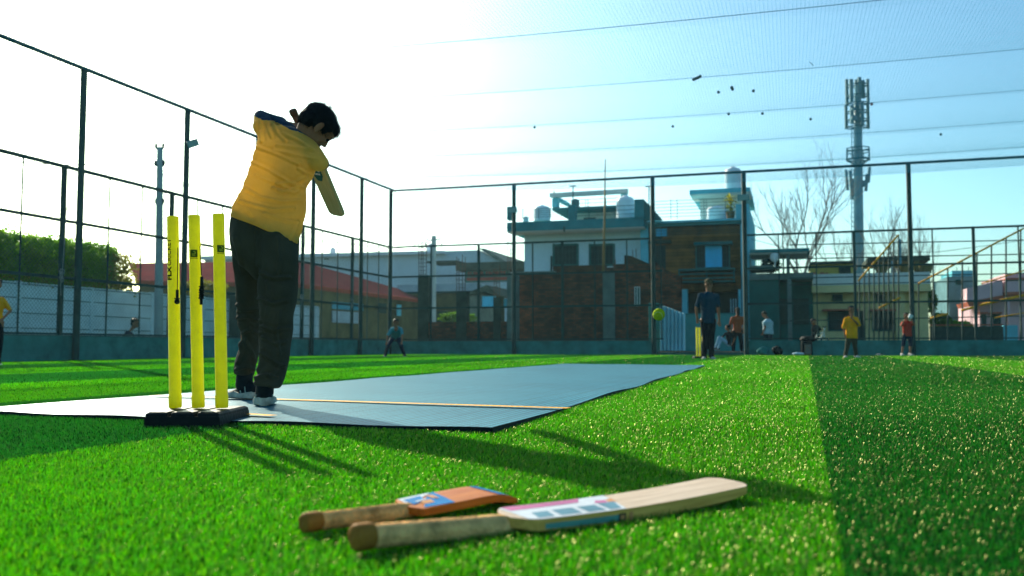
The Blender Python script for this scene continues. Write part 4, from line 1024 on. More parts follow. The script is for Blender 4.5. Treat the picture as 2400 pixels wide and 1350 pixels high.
    for t, wd, dp in ws:
        c = neck.lerp(hipc, t) if t <= 1 else hipc + (hipc-neck)*(t-1)
        ax_ = across.lerp((W['hipR']-W['hipL']).normalized(), min(t,1)).normalized()
        wdt = (sw*(1-t)+ (W['hipR']-W['hipL']).length*1.45*t) if t < 1 else (W['hipR']-W['hipL']).length*1.45
        hw = max(wdt, 0.0)*wd*width/2*1.04 + .012
        if t == 0.0: c = c + EZ*.035*sc
        tn = (hipc-neck).normalized(); dv = ax_.cross(tn).normalized()
        rings.append([c + ax_*hw*math.cos(a) + dv*(dp*sc*.56)*math.sin(a) for a in np.linspace(0,2*math.pi,22,endpoint=False)])
    mb.loft(smooth_rings(rings, 2))
    for a in 'LR':
        sh, el = W['sh'+a] - EZ*.040*sc - across*(.012 if a=='R' else -.012), W['el'+a]; e_ = sh.lerp(el, sleeve)
        mb.caps(neck.lerp(sh, .55)-EZ*.025*sc, sh, .063*sc, .060*sc, 14); mb.caps(sh, e_, .060*sc, .052*sc*width, 14)
    me_ = remesh(mb, vox, 3)
    for v in me_.vertices: v.co += v.normal*(0.007*noise.noise(Vector((v.co.x*9, v.co.y*9, v.co.z*16))) + .004*noise.noise(v.co*30))
    fin(me_, 'shirt', M[top], o)
    # trousers or shorts
    mb = MB(); mb.caps(hipc + EZ*.05*sc, hipc - EZ*.03*sc, .12*sc, .12*sc)
    for a in 'LR':
        mb.caps(hipc.lerp(W['hip'+a],.8), W['kn'+a], .100*sc, .072*sc, 16)
        if legs == 'long': mb.caps(W['kn'+a], W['an'+a] - EZ*.0, .072*sc, .060*sc, 16)
    me_ = remesh(mb, vox, 3)
    for v in me_.vertices: v.co += v.normal*(0.008*noise.noise(Vector((v.co.x*12, v.co.y*12, v.co.z*9))) + .004*noise.noise(v.co*33))
    fin(me_, 'trousers' if legs == 'long' else 'shorts', M[bottom], o)
    # shoes
    if not barefoot:
        for a, sg in (('L',-1),('R',1)):
            d = (Vector((f_.x, f_.y, 0)).normalized() + across*0.25*sg*(1 if f_.y < 0 else 1)).normalized()
            h_ = W['an'+a]; h_ = Vector((h_.x, h_.y, h_.z - .065*min(sc,1))) - d*.06
            mb = MB(); X = d; Yv = EZ.cross(X)
            rr = []
            for t, wd, hh in [(0.0,.5,.055),(0.05,.75,.075),(0.25,.8,.080),(0.45,.85,.062),(0.7,1.0,.045),(0.9,.8,.034),(1.0,.4,.022)]:
                rr.append([h_ + X*t*.26*min(sc,1.05) + Yv*(.046*wd*math.cos(q)) + EZ*(.012+(hh-.012)*max(math.sin(q),0)) for q in np.linspace(0,2*math.pi,14,endpoint=False)])
            mb.loft(rr); sh_ = mb.build('shoe', M[shoes], o, smooth=True)
            mb = MB(); mb.loft([[h_ + X*t*.26*min(sc,1.05) + Yv*(.05*wd*cx) + EZ*z for cx, z in ((-1,0),(-1,.018),(1,.018),(1,0))] for t, wd in ((-.02,.45),(.1,.75),(.4,.8),(.7,1),(.92,.8),(1.02,.35))]); mb.build('sole', M['shoe_w'], sh_)
    return o
person('man in dark blue T-shirt, black trousers and cap standing beside the far stumps', 20.6,
    dict(head=(1661.5,668), shL=(1641,688), shR=(1681,690), elL=(1632,722), elR=(1684,722), wrL=(1634,745), wrR=(1686,752), hipL=(1649,752), hipR=(1670,752), knL=(1653,794), knR=(1667,794), anL=(1650,835), anR=(1668,835)),
    (-.05,-1,-.05), 'c_navy', 'c_black', cap='c_cap', shoes='shoe_w', hs=1.12, dY=dict(knL=-.05, anR=-.1))
person('person with tied dark hair in a rust orange top, back turned, in the gateway', 31.3,
    dict(head=(1729,728), shL=(1716,743), shR=(1742,743), elL=(1712,760), elR=(1744,760), wrL=(1714,775), wrR=(1741,776), hipL=(1722,776), hipR=(1735,776), knL=(1720,799), knR=(1737,799), anL=(1719,820), anR=(1738,820)),
    (0,1,-.1), 'c_rust', 'c_black', longhair=True, hs=.95, vox=.014, sleeve=.9)
person('person in pale trousers and dark top sitting on the ground in the gateway', 30.6,
    dict(head=(1706,768), shL=(1700,779), shR=(1716,780), elL=(1692,792), elR=(1722,794), wrL=(1684,800), wrR=(1716,808), hipL=(1704,805), hipR=(1712,807), knL=(1685,790), knR=(1691,793), anL=(1676,816), anR=(1683,818)),
    (-.8,.6,-.1), 'c_black', 'c_light', hs=.9, vox=.014, width=.9)
person('person in pale tee and dark shorts standing behind the low wall right of the gateway', 31.5,
    dict(head=(1791.5,737), shL=(1794,751), shR=(1805,751), elL=(1793,767), elR=(1807,768), wrL=(1789,777), wrR=(1802,779), hipL=(1796,780), hipR=(1804,780), knL=(1794,802), knR=(1805,802), anL=(1795,824), anR=(1806,824)),
    (-.9,-.1,-.45), 'c_white', 'c_darkblue', legs='short', hs=.92, vox=.014, sleeve=.35, dY=dict(shL=-.22, elL=-.24, wrL=-.2, shR=.12, elR=.14, wrR=.05, hipL=-.1, hipR=.08), width=1.5)
person('boy in yellow T-shirt and dark trousers with one hand at his chin, far turf', 23.2,
    dict(head=(1995.6,726), shL=(1981,745), shR=(2009,745), elL=(1977,768), elR=(2013,762), wrL=(1980,784), wrR=(1998,747), hipL=(1989,789), hipR=(2003,789), knL=(1986,812), knR=(2004,812), anL=(1981,833), anR=(2007,833)),
    (0,-1,-.05), 'c_yellow', 'c_khaki', hs=.92, dY=dict(elR=-.1, wrR=-.22), width=1.22, sleeve=.95, shoes='shoe_w')
red = person('boy in red T-shirt and dark shorts raising a white cup by the far low wall', 26.6,
    dict(head=(2125,741), shL=(2114.5,754), shR=(2137,754), elL=(2112.5,764), elR=(2143,761), wrL=(2121,747), wrR=(2135,746), hipL=(2120,785), hipR=(2133,785), knL=(2117,809), knR=(2134,809), anL=(2114,829), anR=(2133.5,829)),
    (.1,-1,0), 'c_red', 'c_darkblue', legs='short', hs=.9, dY=dict(elL=-.15, elR=-.18, wrL=-.22, wrR=-.24), shoes='shoe_w')
person('boy in aqua T-shirt crouching with hands on knees near the cage corner', 25.2,
    dict(head=(928,757), shL=(916,769), shR=(941,769), elL=(908,788), elR=(943,785), wrL=(906,801), wrR=(942,800), hipL=(920,791), hipR=(934,791), knL=(910,809), knR=(940,810), anL=(903,832), anR=(948,832)),
    (.1,-1,-.2), 'c_teal', 'c_darkblue', hs=.95, dY=dict(head=-.30, shL=-.2, shR=-.2, elL=-.3, elR=-.3, wrL=-.32, wrR=-.32, hipL=.15, hipR=.15, knL=-.2, knR=-.2), width=1.1)
person('child in yellow T-shirt with hands on hips at the left edge beyond the mat', 12.5,
    dict(head=(-9,668), shL=(-34,697), shR=(7,698), elL=(-58,728), elR=(25,728), wrL=(-34,748), wrR=(8,746), hipL=(-26,757), hipR=(0,757), knL=(-30,805), knR=(0,800), anL=(-32,848), anR=(-6,848)),
    (.5,-1,0), 'c_yellow', 'c_black', hs=.85, dY=dict(elR=.1, elL=.1))
person('curly haired child in dark top sitting behind the low wall of the left fence', 21.6,
    dict(head=(317,758), shL=(296,776), shR=(310,780), elL=(287,790), elR=(314,792), wrL=(292,800), wrR=(322,798), hipL=(284,806), hipR=(292,806), knL=(310,800), knR=(318,802), anL=(318,818), anR=(326,820)),
    (.9,-.3,-.1), 'c_darkblue', 'c_black', hs=1.02, vox=.012, width=.9)
person('dark clothed person bent over the small bicycle behind the low wall', 29.8,
    dict(head=(1907,754), shL=(1905,763), shR=(1920,764), elL=(1903,774), elR=(1924,774), wrL=(1914,778), wrR=(1930,770), hipL=(1906,788), hipR=(1916,788), knL=(1906,806), knR=(1918,806), anL=(1905,822), anR=(1916,822)),
    (.8,-.6,-.1), 'c_black', 'c_black', hs=.9, vox=.014, width=1.2)
# white cup held by the boy in red
M['cupw'] = mat('white_cup', (0.55, 0.66, 0.68), 0.5, 0.08)
c = P(2134, 742, 26.33); mb = MB(); mb.tube([c+Vector((-.03,0,-.05)), c+Vector((0,0,.0)), c+Vector((.03,-.01,.05))], [.05,.06,.065], 16)
tag(mb.build('cup', M['cupw'], smooth=True, autosmooth=40, origin=c), 'white cup held to the face by the boy in red', 'cup')
# far stumps
FS = Vector((P(1640,840,21.6).x, 21.6, 0))
def fs_(px, top): return (P(px, 838, 21.6), P(px-1.2, top, 21.6))
stump_set('small looking yellow green stumps standing beside the man in dark blue, the far set', FS, [fs_(1634,767), fs_(1640.5,767.5), fs_(1647.5,768)], .71, prints=False, base_w=.30, base_d=.3)
# bags, cloth, shoes, bicycle
M['bagblack'] = mat('black_bag', (0.010,0.016,0.018), 0.7, 0.3, 10, 0.4); M['chairbrown'] = mat('brown_print', (0.20,0.10,0.06), 0.7, 0.4, 14, col2=(0.10,0.16,0.15))
def lump(label, cat, name, px, py, Y, rx, rz, m, seed=0, ry=None, tall=1):
    c = P(px, py, Y); mb = MB(); k = Y/FPX; rx, rz = rx*k, rz*k; ry = ry or rx*.7
    mb.ell(c, (rx,0,0), (0,ry,0), (0,0,rz), 28, 18); me_ = mb.mesh()
    for v in me_.vertices: 
        p = Vector(v.co); v.co = p + (p-c)*(.30*noise.noise(p*7+Vector((seed,)*3)) + .12*noise.noise(p*22))
        v.co.z = max(v.co.z, .004)
    me_.polygons.foreach_set('use_smooth', [True]*len(me_.polygons)); me_.materials.append(M[m]); me_.name = name
    o = link_mesh(name, me_, None, (c.x, c.y, 0)); return tag(o, label, cat)
lump('black kit bag lying at the foot of the low wall right of the gateway', 'bag', 'kit_bag', 1822, 822, 28.6, 12, 11, 'bagblack', 1)
lump('grey teal bag lying between the gateway post and the black kit bag', 'bag', 'kit_bag', 1787, 822, 28.7, 13, 10, 'kerb', 5)
lump('crumpled white cloth on the turf between the bag and the box', 'cloth', 'cloth', 1871, 829, 28.2, 14, 3.5, 'c_white', 9)
# backpack with a coat on it, on the wall foot
b0 = P(1893, 832, 28.3); b0.z = 0; o = empty('backpack', b0, 'dark backpack with a brown front pocket standing against the low wall under the bicycle', 'backpack')
mb = MB(); k = b0.y/FPX
mb.box(b0.x-13*k, b0.x+13*k, b0.y, b0.y+.22, .005, 34*k); mb.build('pack', M['bagblack'], o, bevel=.05)
mb = MB(); mb.box(b0.x-8*k, b0.x+8*k, b0.y-.05, b0.y-.002, .03, 26*k); mb.build('pocket', M['chairbrown'], o, bevel=.03)
lump('dark jacket bundled on top of the low wall beside the bicycle', 'jacket', 'jacket', 1893, 795, b0.y+.4, 18, 8, 'bagblack', 4)
jk = COL.objects[-1]
M['bikeframe'] = mat('white_bike_paint', (0.60,0.62,0.55), 0.3, 0.1); M['chrome'] = mat('bike_rim', (0.45,0.50,0.50), 0.3, 0.1, metal=0.7); M['tyre'] = mat('tyre', (0.015,0.02,0.02), 0.8, 0.1)
YBk = 29.4; o = empty('bicycle', P(1922, 822, YBk), 'small white child bicycle parked behind the low wall', 'bicycle')
def wheel(px, py, rp):
    c = P(px, py, YBk); r = rp*YBk/FPX; ax = Vector((1,.25,0)).normalized()
    w_ = bpy.data.objects.new('wheel', None); COL.objects.link(w_); w_.parent = o; w_.location = c - o.location; w_.empty_display_size = .1
    ring = lambda q: [c + (ax*math.cos(a)+EZ*math.sin(a))*q for a in np.linspace(0, 2*math.pi, 29)]
    mb = MB(); mb.tube(ring(r), .022, 8, cap=False); mb.build('tyre', M['tyre'], w_, smooth=True)
    mb = MB(); mb.tube(ring(r-.025), .012, 6, cap=False)
    mb.build('rim', M['chrome'], w_, smooth=True)
    mb = MB()
    for k in range(6): a = math.pi*k/6; mb.tube([c+(ax*math.cos(a)+EZ*math.sin(a))*(r-.02), c-(ax*math.cos(a)+EZ*math.sin(a))*(r-.02)], .003, 4)
    mb.build('spokes', M['chrome'], w_)
wheel(1933, 803, 11); wheel(1907, 806, 11)
B = lambda x, y, dy=0: P(x, y, YBk+dy)
mb = MB()
for a_, b_, r_ in (((1933,803),(1931,779),.022),((1931,779),(1933,768),.024),((1929,783),(1918,800),.024),((1929,779),(1915,786),.020),((1918,800),(1914,782),.018),((1918,800),(1907,806),.014),((1914,784),(1907,806),.012)):
    mb.tube([B(*a_), B(*b_)], r_, 10)
mb.build('frame', M['bikeframe'], o, smooth=True)
mb = MB(); mb.tube([B(1928,765,-.2), B(1933,767), B(1936,765,.2)], .014, 8); mb.build('handlebar', M['tyre'], o)
mb = MB(); mb.ell(B(1914,780), (.12,0,0), (0,.06,0), (0,0,.03)); mb.build('saddle', M['tyre'], o, smooth=True)
# pair of white shoes on the far turf
o = empty('shoe', G(2061,834), 'white shoe on the far turf between the boys in yellow and in red', 'shoe')
c = G(2061,834); mb = MB(); mb.ell(c+Vector((0,0,.035)), (.10,0,0), (0,.05,0), (0,0,.032)); mb.build('upper', M['shoe_w'], o, smooth=True)
mb = MB(); mb.ell(c+Vector((.05,-.03,.05)), (.03,0,0), (0,.02,0), (0,0,.02)); mb.build('collar', M['tyre'], o, smooth=True)
# ================================================================== buildings beyond the cage
def brick_mat(name, c1, c2, mortar, bw=0.24, bh=0.085, plank=False):
    m = bpy.data.materials.new(name); m.use_nodes = True; N = m.node_tree.nodes; L = m.node_tree.links; b = N['Principled BSDF']; b.inputs['Roughness'].default_value = 0.9; b.inputs['Specular IOR Level'].default_value = 0.05
    tc = N.new('ShaderNodeTexCoord'); mp = N.new('ShaderNodeMapping'); mp.inputs['Rotation'].default_value = (0, 0, math.atan(0.303)); L.new(tc.outputs['Object'], mp.inputs[0])
    sp = N.new('ShaderNodeSeparateXYZ'); L.new(mp.outputs[0], sp.inputs[0]); ad = N.new('ShaderNodeMath'); L.new(sp.outputs[0], ad.inputs[0]); L.new(sp.outputs[1], ad.inputs[1])
    cb = N.new('ShaderNodeCombineXYZ'); L.new(ad.outputs[0], cb.inputs[0]); L.new(sp.outputs[2], cb.inputs[1])
    br = N.new('ShaderNodeTexBrick'); br.inputs['Scale'].default_value = 1; br.inputs['Brick Width'].default_value = bw; br.inputs['Row Height'].default_value = bh
    br.inputs['Mortar Size'].default_value = 0.012 if not plank else 0.006; br.inputs['Color1'].default_value = (*c1,1); br.inputs['Color2'].default_value = (*c2,1); br.inputs['Mortar'].default_value = (*mortar,1)
    L.new(cb.outputs[0], br.inputs['Vector'])
    ns = N.new('ShaderNodeTexNoise'); ns.inputs['Scale'].default_value = 2.5; ns.inputs['Detail'].default_value = 8; L.new(tc.outputs['Object'], ns.inputs['Vector'])
    rp = N.new('ShaderNodeValToRGB'); rp.color_ramp.elements[0].position = .3; rp.color_ramp.elements[1].position = .7; rp.color_ramp.elements[0].color = (.5,.5,.5,1); rp.color_ramp.elements[1].color = (1.15,1.1,1.05,1); L.new(ns.outputs[0], rp.inputs[0])
    mu = N.new('ShaderNodeMix'); mu.data_type = 'RGBA'; mu.blend_type = 'MULTIPLY'; mu.inputs[0].default_value = 1; L.new(br.outputs[0], mu.inputs[6]); L.new(rp.outputs[0], mu.inputs[7]); L.new(mu.outputs[2], b.inputs['Base Color'])
    bp = N.new('ShaderNodeBump'); bp.inputs['Distance'].default_value = .02; L.new(br.outputs['Fac'], bp.inputs['Height']); bp.invert = True; L.new(bp.outputs[0], b.inputs['Normal'])
    return m
M['brick'] = brick_mat('rough_brick', (0.30,0.085,0.04), (0.09,0.035,0.022), (0.07,0.075,0.06)); M['brick_top'] = brick_mat('sooty_brick', (0.14,0.07,0.03), (0.07,0.045,0.025), (0.03,0.035,0.03))
M['wood'] = brick_mat('wood_tile', (0.24,0.12,0.035), (0.11,0.065,0.025), (0.035,0.028,0.015), 3.2, 0.16, True)
M['wallwhite'] = mat('white_wash', (0.56,0.80,0.88), 0.85, 0.08, 1.2, 0.1, col2=(0.46,0.70,0.78), detail=9); M['bandteal'] = mat('teal_band', (0.03,0.22,0.24), 0.7, 0.12, 2); M['skyblue'] = mat('pale_blue_paint', (0.12,0.50,0.60), 0.7, 0.1, 2)
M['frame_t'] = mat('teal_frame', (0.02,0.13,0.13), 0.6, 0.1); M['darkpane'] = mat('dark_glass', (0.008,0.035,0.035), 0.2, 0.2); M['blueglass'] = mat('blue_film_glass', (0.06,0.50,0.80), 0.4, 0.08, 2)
M['soffit'] = mat('pale_soffit', (0.66,0.70,0.66), 0.8, 0.05); M['tankwhite'] = mat('white_tank', (0.8,0.85,0.9), 0.5, 0.06, 3); M['tankdark'] = mat('dark_tank', (0.06,0.16,0.17), 0.5, 0.1)
M['iron'] = mat('rail_iron', (0.03,0.10,0.11), 0.5, 0.1); M['rust'] = mat('rusty_rebar', (0.10,0.06,0.04), 0.8, 0.2); M['concrete'] = mat('grey_concrete', (0.14,0.19,0.17), 0.9, 0.2, 2, 0.2, detail=9)
M['darkcon'] = mat('weathered_concrete', (0.045,0.065,0.05), 0.9, 0.3, 2, 0.2, detail=9); M['cream'] = mat('cream_plaster', (0.74,0.62,0.30), 0.85, 0.12, 1.4, 0.1, detail=9); M['yellowpl'] = mat('yellow_plaster', (0.62,0.50,0.12), 0.85, 0.15, 1.4)
M['tealwall'] = mat('dark_teal_plaster', (0.012,0.12,0.105), 0.85, 0.15, 1.2, 0.1, detail=9); M['pinkpl'] = mat('pink_plaster', (0.62,0.42,0.46), 0.85, 0.06, 1.5); M['redled'] = mat('red_ledge', (0.42,0.12,0.07), 0.8, 0.1)
M['greyblue'] = mat('grey_blue_plaster', (0.09,0.20,0.23), 0.85, 0.15, 1.5); M['tin'] = mat('grey_tin_sheet', (0.30,0.40,0.46), 0.5, 0.12, 1.2); M['redroof'] = mat('red_roof_sheet', (0.20,0.045,0.045), 0.95, 0.18, 0.8, spec=0.0, col2=(0.14,0.04,0.04), detail=9)
M['redfascia'] = mat('red_fascia', (0.32,0.06,0.025), 0.7, 0.1); M['olive'] = mat('mossy_plaster', (0.13,0.12,0.05), 0.9, 0.25, 1.0, detail=9); M['panel'] = mat('precast_panel', (0.60,0.72,0.76), 0.85, 0.1, 1.5, 0.1, detail=9)
M['panelline'] = mat('panel_joint', (0.12,0.17,0.17), 0.9, 0.1); M['warehouse'] = mat('pale_cladding', (0.50,0.64,0.70), 0.8, 0.06, 0.5); M['warehouse_roof'] = mat('pale_roof', (0.6,0.7,0.76), 0.6, 0.05)
M['signred'] = mat('sign_red', (0.36,0.06,0.04), 0.7, 0.15); M['signteal'] = mat('sign_teal', (0.06,0.20,0.19), 0.7, 0.15); M['bluesign'] = mat('sign_blue', (0.05,0.28,0.38), 0.6, 0.1); M['corr'] = mat('galvanised_sheet', (0.34,0.62,0.72), 0.5, 0.15, 0.9)
M['yellowbar'] = mat('orange_yellow_paint', (0.70,0.34,0.01), 0.6, 0.1); M['bamboo'] = mat('bamboo', (0.30,0.20,0.08), 0.7, 0.2); M['pole'] = mat('concrete_pole', (0.36,0.42,0.42), 0.85, 0.1, 2); M['wire'] = mat('black_wire', (0.05,0.07,0.08), 0.7, 0.1)
M['mast'] = mat('galvanised_mast', (0.11,0.30,0.38), 0.45, 0.1, 1); M['antenna'] = mat('antenna_panel', (0.07,0.22,0.28), 0.5, 0.15, 1); M['mastdark'] = mat('mast_bracket', (0.02,0.13,0.16), 0.5, 0.1)
M['stain'] = mat('dark_stain', (0.03,0.06,0.05), 0.9, 0.2)
M['gatewall'] = mat('gateway_plaster', (0.05,0.27,0.27), 0.85, 0.15, 1.5, 0.1, detail=9)
class Fac:
    """vertical facade plane parallel to the far fence (or along=E1 for the left side)"""
    def __init__(s, px, Y, ex=E2, en=None): s.o = P(px, 800, Y); s.o.z = 0; s.ex = ex; s.n = en if en is not None else E1
    def pt(s, px, py, front=0.0):
        d = ray(px, py); o = s.o - s.n*front; t = (o - CAM).dot(s.n)/d.dot(s.n); return CAM + d*t
    def rect(s, x0, y0, x1, y1, front=0.0):
        ym, xm = (y0+y1)/2, (x0+x1)/2
        a = s.pt(x0, ym, front); b = s.pt(x1, ym, front); zt = s.pt(xm, y0, front).z; zb = s.pt(xm, y1, front).z
        return a, b, max(zb, 0.0), zt
    def box(s, mb, x0, y0, x1, y1, front, depth, mi=0, ground=False):
        a, b, zb, zt = s.rect(x0, y0, x1, y1, front)
        if ground: zb = 0.05
        w = (b-a).dot(s.ex); o = Vector((a.x, a.y, zb)); mb.obox(o, s.ex*w, s.n*depth, EZ*(zt-zb), mi)
    def base(s, px): p = s.pt(px, 800); p.z = 0.1; return p
def fpart(fac, root, name, m, *boxes, bevel=0, label=None):
    mb = MB()
    for b in boxes: fac.box(mb, *b)
    return mb.build(name, M[m], root, bevel=bevel, label=label)
def window(fac, root, x0, y0, x1, y1, frame='frame_t', glass='darkpane', bars=0, fw=2.0, front=0.0):
    mb = MB(); fac.box(mb, x0, y0, x0+fw, y1, front+.06, .10); fac.box(mb, x1-fw, y0, x1, y1, front+.06, .10); fac.box(mb, x0+fw, y0, x1-fw, y0+fw, front+.06, .10); fac.box(mb, x0+fw, y1-fw, x1-fw, y1, front+.06, .10)
    w_ = mb.build('window', M[frame], root)
    mb = MB(); fac.box(mb, x0+fw*.9, y0+fw*.9, x1-fw*.9, y1-fw*.9, front+.01, .03); mb.build('pane', M[glass], w_)
    if bars:
        mb = MB()
        for k in range(1, bars): x = x0+fw+(x1-x0-2*fw)*k/bars; fac.box(mb, x-.35, y0+fw, x+.35, y1-fw, front+.05, .02)
        for k in (1, 2): y = y0 + (y1-y0)*k/3; fac.box(mb, x0+fw, y-.3, x1-fw, y+.3, front+.045, .01)
        mb.build('grille', M['iron'], w_)
    return w_
def railing(fac, root, x0, x1, y0, y1, n, posts, front=0.0, m='iron', r=.45, back=0):
    mb = MB()
    for k in range(n): y = y0 + (y1-y0)*k/n; fac.box(mb, x0, y-r, x1, y+r, front-back, .03)
    for x in posts: fac.box(mb, x-.5, y0-1, x+.5, y1, front-back-.005, .04)
    return mb.build('railing', M[m], root)
def tank(label, fac, x0, y0, x1, y1, m='tankwhite', front=-1.5, ribs=True, group='rooftop water tanks'):
    a, b, zb, zt = fac.rect(x0, y0, x1, y1, front); c = (a+b)/2; r = (b-a).length/2; h = zt-zb; base = Vector((c.x, c.y, zb))
    mb = MB(); pts = []; rs = []
    N_ = 26
    for k in range(N_): 
        t = k/(N_-1)*.78; pts.append(base+EZ*h*t); rs.append(r*(1 + (0.035*math.cos(k*math.pi) if ribs else 0)))
    for t, q in ((.84,.93),(.90,.75),(.935,.5),(.94,.32),(1.0,.30),(1.0,.05)): pts.append(base+EZ*h*t); rs.append(r*q)
    mb.tube(pts, rs, 24); return tag(mb.build('water_tank', M[m], smooth=True, autosmooth=50, origin=base), label, 'water tank', group)
# ---- white two storey house
A = Fac(1230, 44); o = empty('house', A.base(1370), 'white two storey house with a dark teal roof band behind the brick walls', 'house')
fpart(A, o, 'wall', 'wallwhite', (1229,538,1508,800,0,9,0,True))
fpart(A, o, 'roof_slab', 'bandteal', (1188,515,1509,537,1.3,10.5))
fpart(A, o, 'soffit', 'soffit', (1189,537.2,1509,539.5,1.25,1.2))
fpart(A, o, 'parapet_pillar', 'bandteal', (1188,484,1203,515,1.3,.4)); fpart(A, o, 'parapet_pillar', 'bandteal', (1332,480,1347,515,1.25,.5)); fpart(A, o, 'parapet_pillar', 'bandteal', (1487,467,1509,515,1.3,.5))
railing(A, o, 1203, 1333, 489, 513, 5, (1225,1262,1290,1330), 1.2); railing(A, o, 1347, 1488, 484, 513, 3, (1380,1440), 1.2)
for xa, xb in ((1295,1356),(1380,1441)):
    w_ = window(A, o, xa, 571, xb, 624, bars=6, fw=5); 
fpart(A, o, 'roof_room', 'soffit', (1347,488,1460,517,-3,4)); fpart(A, o, 'roof_room_band', 'bandteal', (1294,484,1460,489.5,-1.6,6)); fpart(A, o, 'roof_room_vent', 'darkpane', (1368,510,1396,516,-2.98,.05))
fpart(A, o, 'pergola_pillar', 'skyblue', (1294,465,1307,485,-1.6,.4)); fpart(A, o, 'pergola_pillar', 'skyblue', (1455,452,1468,485,-1.6,.4))
a_, b_, zb, zt = A.rect(1288,456,1470,462,-1.4); mb = MB(); mb.obox(Vector((a_.x,a_.y,A.pt(1288,462,-1.4).z)), (b_-a_).length*E2 + EZ*(A.pt(1470,450,-1.4).z-A.pt(1288,462,-1.4).z)*.5, E1*.35, EZ*.2); mb.build('pergola_beam', M['soffit'], o)
mb = MB(); mb.tube([A.pt(1300,462,-1.6), A.pt(1332,480,-5)], .12, 6); mb.build('pergola_beam', M['skyblue'], o)
railing(A, o, 1310, 1455, 467, 484, 2, (1372,1378,1420), -1.6)
mb = MB(); vs = [A.pt(1509,468,1.2), A.pt(1525,483,1.2), A.pt(1552,515,1.2), A.pt(1509,515,1.2)]; mb.add(vs + [v+E1*.3 for v in vs], [(0,1,2,3),(7,6,5,4),(0,4,5,1),(1,5,6,2),(2,6,7,3),(3,7,4,0)]); mb.build('stair_parapet', M['frame_t'], o)
fpart(A, o, 'wall_stain', 'stain', (1320,531,1324,543,1.32,.02)); fpart(A, o, 'drain_pipe', 'stain', (1290,600,1294,640,.05,.05))
tank('white ribbed water tank on the white house roof left of the pergola', A, 1252, 481, 1289, 518, front=-.5)
tank('larger white ribbed water tank beside the dark roof pillar of the white house', A, 1445, 458, 1487, 514, front=-.4)
tank('dark domed water tank at the middle of the white house roof', A, 1339, 466, 1358, 486, 'tankdark', front=-1.0, ribs=False)
tank('small white drum on the left end of the white house roof', A, 1226, 507, 1239, 520, front=.4, ribs=False)
def aerial(label, fac, x, y0, y1, front=-1, w=8):
    b_ = fac.pt(x, y1, front); t_ = fac.pt(x, y0, front); mb = MB(); mb.tube([b_, t_], .03, 6); k = b_.y/FPX
    mb.tube([t_-E2*w*k, t_+E2*w*k], .025, 6)
    for q in (-.8,-.3,.3,.8): mb.tube([t_+E2*w*k*q-E1*.25, t_+E2*w*k*q+E1*.25], .012, 5)
    tag(mb.build('tv_aerial', M['iron'], origin=b_), label, 'aerial', 'rooftop aerials')
aerial('thin TV aerial over the dark tank of the white house', A, 1343, 436, 468); aerial('thin TV aerial just left of the gateway post above the house gap', A, 1521, 437, 490, w=9)
mb = MB(); mb.tube([A.pt(1301,458,-1.6), A.pt(1298,445,-1.6)], .02, 5); mb.add([A.pt(1297.5,444,-1.6), A.pt(1301,456,-1.6), A.pt(1297,457,-1.6)], [(0,1,2)])
tag(mb.build('flag', M['yellowbar'], origin=A.pt(1301,458,-1.6)), 'tiny orange pennant on the corner of the white house pergola', 'flag')
# ---- wood tiled house
Bq = Fac(1515, 42); o = empty('house', Bq.base(1630), 'two storey house clad in brown wood tiles with pale blue corner pillars', 'house')
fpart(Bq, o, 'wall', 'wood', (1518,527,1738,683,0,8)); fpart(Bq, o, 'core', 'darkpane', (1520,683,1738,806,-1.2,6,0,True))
fpart(Bq, o, 'corner_pillar', 'skyblue', (1501,486,1519,683,.25,8.3)); fpart(Bq, o, 'corner_pillar', 'skyblue', (1737,478,1757,806,.25,8.3,0,True))
fpart(Bq, o, 'roof_band', 'skyblue', (1519,515,1737,520,.45,8.5)); fpart(Bq, o, 'roof_band', 'bandteal', (1519,520.2,1737,527.5,.30,8.2))
fpart(Bq, o, 'roof_pillar', 'skyblue', (1725,478,1737,515,.4,.5))
railing(Bq, o, 1535, 1726, 468, 513, 6, (1572,1587,1650,1656,1700), .2)
fpart(Bq, o, 'stair_room', 'soffit', (1641,452,1740,516,-3,4)); fpart(Bq, o, 'stair_room_slab', 'skyblue', (1616,442,1758,452,-1.8,6.3)); fpart(Bq, o, 'stair_room_soffit', 'soffit', (1617,452.2,1757,455,-1.85,2))
tank('white ribbed water tank on top of the stair room of the wood tiled house', Bq, 1698, 391, 1738, 443, front=-2.8)
tank('pale water tank behind the roof railing of the wood tiled house', Bq, 1656, 483, 1706, 517, front=-1.5, ribs=False)
w_ = window(Bq, o, 1630, 573, 1711, 629, glass='darkpane', bars=13, fw=3); fpart(Bq, o, 'window_shade', 'frame_t', (1626,566,1716,573,.5,.5))
mb = MB(); Bq.box(mb, 1653, 575, 1692, 626, .11, .04); mb.build('blue_sheet', M['blueglass'], w_)
window(Bq, o, 1536, 534, 1564, 554.5, glass='blueglass', bars=2, fw=1.4)
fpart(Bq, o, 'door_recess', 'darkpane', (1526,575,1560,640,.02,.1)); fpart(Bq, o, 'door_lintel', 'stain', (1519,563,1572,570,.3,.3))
fpart(Bq, o, 'balcony', 'frame_t', (1590,629,1722,633,.9,.9), (1590,640,1722,643,.9,.05), (1590,650,1722,653,.9,.05), (1590,658,1722,661,.9,.9), (1590,633,1593,661,.9,.05), (1719,633,1722,661,.9,.05), (1655,633,1657,661,.9,.05))
fpart(Bq, o, 'ground_pillar', 'skyblue', (1598,678,1611,806,.4,.4,0,True)); fpart(Bq, o, 'ground_pillar', 'skyblue', (1731,678,1737,806,.4,.4,0,True))
fpart(Bq, o, 'gate_bars', 'corr', (1712,700,1714,760,0,.05),(1718,700,1720,760,0,.05),(1724,700,1726,760,0,.05))
